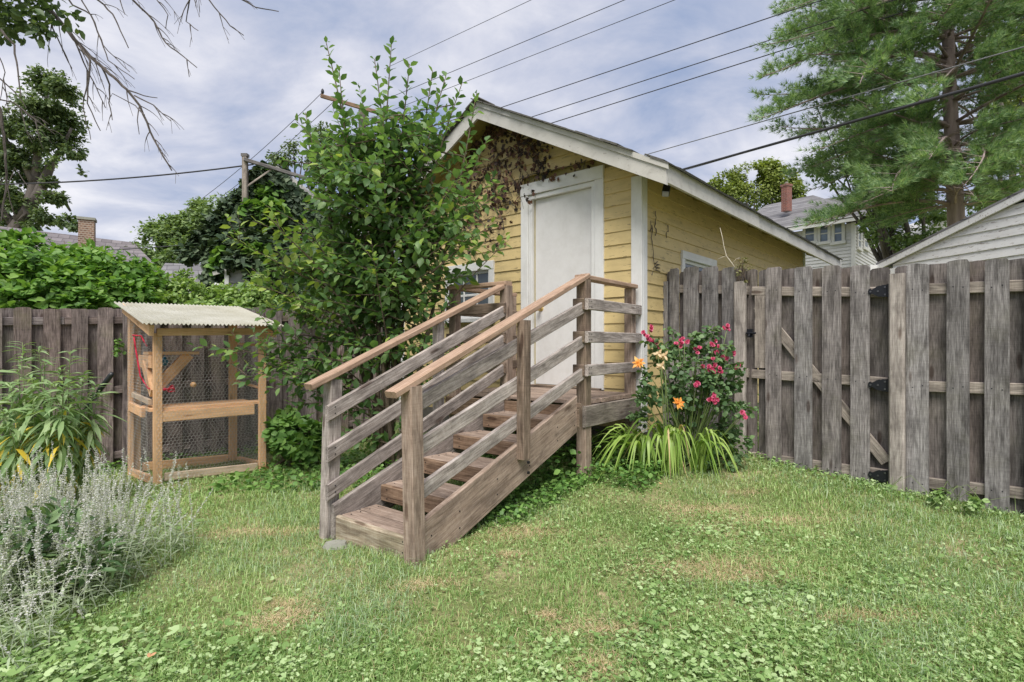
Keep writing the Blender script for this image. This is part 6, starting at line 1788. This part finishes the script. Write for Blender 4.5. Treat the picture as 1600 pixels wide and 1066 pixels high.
# dead vine on top of the fence by the gate post and a pale dead twig
M['lf_vinetuft'] = foliage('withered_green_leaf', (.10, .09, .04), (.20, .20, .08), (.32, .30, .15), .2, .7)
tv = thing('dead_vine', 'withered brown vine tuft on the fence top beside the left gate post', 'vine', P(1157, 430, 4.98))
crown(tv, blobs_px([(1162, 415, 4.95, 7), (1165, 425, 4.95, 7), (1160, 408, 4.95, 5), (1172, 418, 4.9, 4), (1152, 424, 4.95, 6), (1162, 437, 4.9, 6)]), 90, .03, M['lf_vinetuft'], tmpl=LEAF, shell=.1, name='leaves')
mb = MB()
for k_ in range(12): mb.tube(curve(P(1158 + rr.uniform(-8, 8), 440, 4.95), P(1160 + rr.uniform(-12, 12), 405 + rr.uniform(-4, 20), 4.95), .0, 6, .2), .0022, 4)
mb.build('stems', M['bark_brown'], tv, True)
mb = MB(); q = [P(*a, 5.0) for a in ((1152, 424), (1144, 412), (1135, 400), (1131, 385), (1129, 372), (1125, 356))]; mb.tube(q, [.004, .0038, .0035, .003, .0025, .0015], 5)
mb.tube([P(1135, 400, 5.0), P(1128, 402, 5.0), P(1122, 405, 5.0)], .0015, 4); mb.tube([P(1144, 412, 5.0), P(1150, 405, 5.0), P(1156, 403, 5.0)], .0015, 4)
tag(mb.build('dead_twig', simple('bleached_twig', (.62, .56, .46), .8), None, True), 'bleached bare twig curving up from the fence top against the yellow wall', 'twig')

# ================================================================== left foreground planting
will = thing('lance_leaved_plant', 'tall pale plant with drooping lance leaves, some yellow, at the left fence', 'plant', gbase(85, 4.3))
mb = MB(); WP, WD, WN, WS = [], [], [], []; YP, YD, YN, YS = [], [], [], []
for k_, (x, y) in enumerate([(35, 535), (30, 560), (70, 560), (110, 548), (95, 575), (50, 590), (130, 585), (150, 600), (15, 600), (155, 612), (80, 600), (5, 640), (120, 610), (-15, 590), (-25, 640), (60, 545), (100, 600), (140, 640), (40, 640), (-30, 700)]):
    Y_ = 4.3 + rr.uniform(-.3, .25)
    b_ = Vector(gbase(75 + (x - 75) * .5, Y_)); pts = curve(b_, P(x, y, Y_), .08, 12, .05)
    mb.tube(pts, [max(.0018, .006 * (1 - .7 * i / 11)) for i in range(12)], 5)
    for i in range(70):
        f = .25 + .75 * rr.random() ** .8; j = min(10, int(f * 11)); p = pts[j] + (pts[j + 1] - pts[j]) * (f * 11 - j if f < 1 else 0)
        a = rr.uniform(0, 6.28); up_f = (f - .55) * 1.6
        ld = Vector((math.cos(a), math.sin(a), up_f + rr.uniform(-.45, .25) - .35 * (f < .75))).normalized()
        sz = (.20 if f < .8 else .12) * rr.uniform(.6, 1.15)
        T_ = (YP, YD, YN, YS) if (f < .62 and rr.random() < .20) else (WP, WD, WN, WS)
        T_[0].append(tuple(p)); T_[1].append(tuple(ld)); T_[2].append((rr.uniform(-.5, .5), rr.uniform(-.5, .5), 1)); T_[3].append(sz)
mb.build('stems', M['stem'], will, True)
LW = leaf_t(.17, .012, .5)
inst('leaves', *LW, np.array(WP), frames(np.array(WD), np.array(WN), np.array(WS)), M['lf_willow'], will)
inst('yellow_leaves', *LW, np.array(YP), frames(np.array(YD), np.array(YN), np.array(YS)), M['lf_yellow'], will)

sage = thing('russian_sage', 'silvery lilac flowering sage bush filling the lower left corner', 'bush', gbase(60, 2.9))
mb = MB(); FP, FD, FN, FS = [], [], [], []; GP, GD, GN, GS = [], [], [], []
def sagestem(b_, tip, up, flowers=.6, r=.0022):
    L_ = (tip - b_).length; pts = curve(b_, tip, up, 14, .05)
    mb.tube(pts, [r * (1 - .6 * i / 13) for i in range(14)], 4, False)
    m_ = int(L_ / .011)
    for i in range(m_):
        f = i / m_; j = min(12, int(f * 13)); p = pts[j] + (pts[j + 1] - pts[j]) * (f * 13 - j); d = (pts[j + 1] - pts[j]).normalized()
        if f > 1 - flowers:
            for w in range(3):
                a = rr.uniform(0, 6.28); o = (Vector((math.cos(a), math.sin(a), rr.uniform(-.3, .5)))).normalized()
                FP.append(tuple(p)); FD.append(tuple(o)); FN.append((rr.uniform(-1, 1), rr.uniform(-1, 1), 1)); FS.append(rr.uniform(.007, .013))
            if rr.random() < .16:
                l2 = rr.uniform(.03, .09) * (1.2 - f); q = p + (d + Vector((rr.uniform(-1, 1), rr.uniform(-1, 1), .3)) * .7).normalized() * l2; mb.tube([p, q], .0011, 3, False)
                for w in range(5): 
                    s_ = p + (q - p) * (w / 4); FP.append(tuple(s_)); FD.append((rr.uniform(-1, 1), rr.uniform(-1, 1), rr.uniform(-.3, 1))); FN.append((rr.uniform(-1, 1), rr.uniform(-1, 1), 1)); FS.append(rr.uniform(.005, .010))
        elif rr.random() < .95:
            a = rr.uniform(0, 6.28); GP.append(tuple(p)); GD.append((math.cos(a), math.sin(a), rr.uniform(-.1, .7))); GN.append((rr.uniform(-.4, .4), rr.uniform(-.4, .4), 1)); GS.append(rr.uniform(.035, .07))
for k_ in range(640):
    # fan of stems from a low, wide crown; tips given by a dome over the bush
    cx_, cy_ = min(-1.95, rr.gauss(-2.62, .32)), rr.gauss(2.92, .26)
    b_ = Vector((cx_, cy_, g1(cx_, cy_) + .02))
    az = rr.uniform(0, 6.28); q = rr.random() ** .6
    reach = .26 * q; hh = .60 * (1 - .4 * q * q) * rr.uniform(.6, 1.15)
    tip = b_ + Vector((math.cos(az) * reach, math.sin(az) * reach, hh))
    sagestem(b_, tip, rr.uniform(-.02, .10), rr.uniform(.4, .75))
for k_ in range(75):      # stems flopping to the right and forwards
    cx_, cy_ = rr.gauss(-2.36, .12), rr.gauss(2.7, .2)
    b_ = Vector((cx_, cy_, g1(cx_, cy_) + .03)); az = rr.uniform(-1.9, .5)
    rch = rr.uniform(.2, .42); tip = b_ + Vector((math.cos(az) * rch, math.sin(az) * rch * .6, rr.uniform(.0, .38)))
    sagestem(b_, tip, rr.uniform(.15, .4), rr.uniform(.4, .7))
for k_ in range(26):
    cx_, cy_ = rr.gauss(-2.0, .10), rr.gauss(2.25, .1); b_ = Vector((cx_, cy_, g1(cx_, cy_))); sagestem(b_, b_ + Vector((rr.uniform(-.2, .2), rr.uniform(-.1, .1), rr.uniform(.15, .38))), .05, .5)
mb.build('stems', M['stem_pale'], sage)
inst('flowers', *LEAF_MINI, np.array(FP), frames(np.array(FD), np.array(FN), np.array(FS)), M['sage_fl'], sage)
inst('leaves', *LEAF_LANCE, np.array(GP), frames(np.array(GD), np.array(GN), np.array(GS)), M['lf_sage'], sage)
print('sage', len(FP), len(GP))
shrub('leafy_plant', 'low green broad-leaved plant nestled under the silvery sage', 'plant', [(60, 850, 2.75, 60), (110, 870, 2.7, 50), (20, 880, 2.7, 60), (150, 880, 2.7, 34), (-20, 850, 2.7, 50), (95, 830, 2.8, 40)], 520, .085, 'lf_rose', gbase(70, 2.75), nst=10, tmpl=leaf_t(.30, .04, .2), r=.004, stemmat='stem', droop=-.1)

# ================================================================== lawn
def field(n, y0=1.72, y1=10.5, xs=1.22, k=1.0, seed=0):
    r_ = np.random.default_rng(seed)
    y = y0 * (y1 / y0) ** (r_.random(n) ** k)
    x = (r_.random(n) * 2 - 1) * xs * y
    return x, y, r_
def blocked(x, y):
    """under buildings and beyond the fences"""
    p = np.stack([x, y], -1)
    c = np.array(Cc.xy); u_ = np.array(U.xy); v_ = np.array(V.xy)
    a = (p - c) @ u_; b_ = (p - c) @ v_
    inside = (a > -.02) & (a < GW + .02) & (b_ > 0) & (b_ < GL)
    q = (p - np.array(LO.xy)) @ np.array(LNn.xy)
    return inside | (q < -.5) 
def vnoise(x, y, s, seed=0):
    """cheap smooth noise 0..1"""
    r_ = np.random.default_rng(seed); v = np.zeros_like(x)
    for i in range(7):
        a = r_.uniform(0, 6.28); f = s * (1.0 + i * .55); v += np.sin((x * math.cos(a) + y * math.sin(a)) * f + r_.uniform(0, 6.28) + 1.5 * np.sin((x * math.sin(a) - y * math.cos(a)) * f * .6)) / (1 + i * .4)
    return .5 + .5 * np.tanh(v * .8)
# blades
def blades(name, n, h, w, mat, label, seed, dens, k=1.0, lean=1.15):
    x, y, r_ = field(n, seed=seed, k=k)
    keep = ~blocked(x, y) & (r_.random(n) < dens(x, y))
    x, y = x[keep], y[keep]; n = len(x)
    z = gnd(x, y) - .004
    az = r_.uniform(0, 2 * np.pi, n) * 1.0; hs = h * r_.uniform(.5, 1.35, n) * (.55 + .45 * vnoise(x, y, 2.2, 5) + .55 * vnoise(x, y, 8.5, 6)); ws = w * r_.uniform(.7, 1.3, n) * np.clip(y / 3.2, 1, 2.2)
    ln = lean * r_.uniform(.2, 1.3, n)
    dx, dy = np.cos(az), np.sin(az); sx, sy = -dy, dx
    base = np.stack([x, y, z], -1)
    wv = np.stack([sx * ws, sy * ws, np.zeros(n)], -1)
    m_ = base + np.stack([dx * hs * ln * .35, dy * hs * ln * .35, hs * .62], -1)
    tp_ = base + np.stack([dx * hs * ln, dy * hs * ln, hs * np.clip(1 - .42 * ln, .12, 1)], -1)
    V_ = np.stack([base - wv, base + wv, m_ + wv * .8, m_ - wv * .8, tp_], 1).reshape(-1, 3)
    F_ = (np.array([(0, 1, 2), (0, 2, 3), (3, 2, 4)])[None] + (np.arange(n) * 5)[:, None, None]).reshape(-1, 3)
    return tag(link(name, trimesh(name, V_, F_), M[mat]), label, 'grass', kind='stuff')
M['grass'] = foliage('lawn_grass', (.10, .205, .045), (.235, .375, .11), (.50, .60, .27), .3, .5, patch=.9)
M['grass_blue'] = foliage('cool_lawn_grass', (.14, .25, .11), (.28, .40, .21), (.47, .57, .37), .3, .5, patch=1.3)
M['straw'] = foliage('dry_straw_grass', (.42, .32, .17), (.58, .46, .28), (.72, .60, .40), .25, .7, patch=3)
gd = lambda x, y: np.clip(1.15 - .75 * spotmask(x, y), 0, 1) * (.55 + .45 * vnoise(x, y, 1.6, 2))
blades('grass', 300000, .040, .0017, 'grass', 'short mixed green lawn grass', 1, gd)
blades('cool_grass', 90000, .056, .0014, 'grass_blue', 'tufts of longer bluish lawn grass', 2, lambda x, y: np.clip((vnoise(x, y, 1.5, 9) - .45) * 3, 0, 1) * (1 - spotmask(x, y)), lean=1.3)
blades('dry_grass', 60000, .035, .0015, 'straw', 'dry straw coloured grass in worn patches of the lawn', 3, lambda x, y: np.clip(spotmask(x, y) * 1.3 + .30 * vnoise(x, y, 2.5, 31) ** 2, 0, 1), lean=1.3)
# extra straw right on the worn spots
sx_, sy_ = [], []
for i, (ax_, ay_, rx_, ry_) in enumerate(SPOTS):
    n_ = int(24000 * rx_ * ry_ * 4 / max(1, (ay_ / 2.6))) + 160
    sx_.append(ax_ + RNG.normal(size=n_) * rx_ * .85); sy_.append(ay_ + RNG.normal(size=n_) * ry_ * .75)
sx_, sy_ = np.concatenate(sx_), np.concatenate(sy_); n_ = len(sx_)
az_ = RNG.uniform(0, 6.28, n_); tv_ = np.array([(0, .045, 0), (0, -.045, 0), (1, 0, .12)])
d_ = np.stack([np.cos(az_), np.sin(az_), RNG.uniform(0, .35, n_)], -1)
tag(inst('straw', tv_, np.array([(0, 1, 2)]), np.stack([sx_, sy_, gnd(sx_, sy_) + .006 + .012 * RNG.random(n_)], -1), frames(d_, np.tile([0, 0, 1.], (n_, 1)), RNG.uniform(.012, .034, n_)), M['straw']), 'flattened dead straw on the bare spots of the lawn', 'straw', kind='stuff')
# round clover / ground-ivy leaves
def clovers(n, size, seed, dens, label, hmax=.045):
    x, y, r_ = field(n, seed=seed)
    keep = ~blocked(x, y) & (r_.random(n) < dens(x, y)); x, y = x[keep], y[keep]; n = len(x)
    z = gnd(x, y) + r_.random(n) * hmax
    a = np.linspace(0, 2 * np.pi, 8)[:-1] + .45
    tv = [(0, 0, -.10)] + [(math.cos(q) * (1 if i else .8), math.sin(q), .03 * (-1) ** i) for i, q in enumerate(a)]
    tf_ = [(0, i + 1, i + 2) for i in range(6)]
    d = np.stack([r_.normal(size=n), r_.normal(size=n), r_.normal(size=n) * .25], -1); nm = np.stack([r_.normal(size=n) * .32, r_.normal(size=n) * .32 - .1, np.ones(n)], -1)
    s = size * r_.uniform(.4, 1.0, n) * (.7 + 1.0 * r_.random(n) ** 3) * (.65 + .6 * vnoise(x, y, 3.5, 77))
    o = inst('clover', np.array(tv), np.array(tf_), np.stack([x, y, z], -1), frames(d, nm, s), M['clover'])
    return tag(o, label, 'ground cover', kind='stuff')
cd = lambda x, y: np.clip((vnoise(x, y, 1.2, 4) - .18) * 1.7, 0.06, 1) * (1 - spotmask(x, y) * .9)
clovers(120000, .0105, 5, lambda x, y: cd(x, y) * np.clip(1.3 - .1 * x * 0, 0, 1), 'round clover and ground ivy leaves spread through the lawn')
def lowleft(x, y): return np.exp(-(((x + 1.75) / .5) ** 2 + ((y - 2.1) / .28) ** 2))
clovers(60000, .0145, 6, lambda x, y: lowleft(x, y), 'patch of larger round ground ivy leaves in front of the sage bush', .09)
clovers(80000, .0125, 8, lambda x, y: np.clip(np.exp(-((y - 2.0 + .0 * x) / .35) ** 2) * (x > -.2) + np.exp(-(((x - 2.9) / .9) ** 2 + ((y - 3.1) / .5) ** 2)), 0, 1) * .5 * vnoise(x, y, 2.2, 14), 'pale round leaves thick in the lower right lawn', .05)
# dry leaves and a stone
def dryleaf(p, s, label, nrm=Vector((0, -.2, 1))):
    V_, F_ = leaf_t(.6, .12, -.25)
    a = rr.uniform(0, 6.28); Mx = frames(np.array([[math.cos(a), math.sin(a), .1]]), np.array([tuple(nrm)]), [s])[0]
    mb = MB(); vs = [Vector(Mx @ v) + p for v in V_]; mb.add(vs, [tuple(f) for f in F_])
    Mx = frames(np.array([[math.cos(a + 1.2), math.sin(a + 1.2), .2]]), np.array([tuple(nrm)]), [s * .8])[0]; mb.add([Vector(Mx @ v) + p for v in V_], [tuple(f) for f in F_])
    tag(mb.build('dry_leaf', M['dead_leaf']), label, 'leaf')
dryleaf(S(D0 + 2 * RN + .1 - .05, .45, DZ - 3 * RS + .012) * 1.0, .06, 'dry tan leaf lying on the third stair tread')
w = P(232, 1024, 2.1); w.z = g1(w.x, w.y) + .05; dryleaf(w, .028, 'small brown leaf in the ground ivy at the lower left')
w = P(1035, 775, 4.1); w.z = g1(w.x, w.y) + .05; dryleaf(w, .03, 'fallen orange petal on the lawn in front of the daylily')

w = P(527, 850, 3.35); w.z = g1(w.x, w.y)
mb = MB(); nS = 12
vs = [w + Vector((math.cos(2 * math.pi * i / nS) * .085 * rr.uniform(.8, 1.1), math.sin(2 * math.pi * i / nS) * .05, .0)) for i in range(nS)]
mb.add(vs + [v + Vector((0, 0, .035)) + (w - v) * .25 for v in vs], [tuple(range(2 * nS - 1, nS - 1, -1))[::-1]] + [(i, (i + 1) % nS, (i + 1) % nS + nS, i + nS) for i in range(nS)])
tag(mb.build('stone', M['stone']), 'flat grey stone in the grass at the foot of the stairs', 'stone')
# lawn behind the gate seen through the gaps
x_ = RNG.uniform(2.4, 9, 9000); y_ = RNG.uniform(4.9, 11, 9000); ok = ((x_ - 2.17) * .73 + (y_ - 4.92) * .683 > .15) & ~blocked(x_, y_); x_, y_ = x_[ok], y_[ok]
d, nm = rot_leaves(len(x_), .5, -.6)
tag(inst('far_weeds', *LEAF_MINI, np.stack([x_, y_, gnd(x_, y_) + .02 + .25 * RNG.random(len(x_)) ** 2], -1), frames(d, nm, RNG.uniform(.05, .12, len(x_))), M['lf_hedge']), 'bright grass and weeds of the neighbouring yard beyond the gate', 'grass', kind='stuff')
print('tris', sum(len(o.data.polygons) for o in SC.objects if o.type == 'MESH'))

# shared groups of countable repeats, and the kind of massed foliage parts
GROUPS = {'cable': 'cables strung across the sky', 'shrub': 'shrubs along the left fence', 'weed': 'small weeds in the gaps of the right fence', 'fence': 'weathered board fences',
          'vine': 'dried vines', 'tree': 'trees around the yard', 'house': 'houses beyond the yard', 'shed': 'outbuildings behind the left fence', 'leaf': 'fallen leaves', 'pole': 'poles'}
from collections import Counter
cnt = Counter(o.get('category') for o in SC.objects if o.parent is None)
for o in SC.objects:
    if o.parent is None and o.get('category') in GROUPS and cnt[o['category']] > 1 and o.name.split('.')[0] != 'pole': o['group'] = GROUPS[o['category']]
    if o.parent and o.name.split('.')[0] in ('crown', 'leaves', 'young_leaves', 'yellow_leaves', 'needles', 'vine_leaves', 'ivy_leaves', 'green_leaves', 'edge_leaves', 'flowers', 'bare_twigs'): o['kind'] = 'stuff'
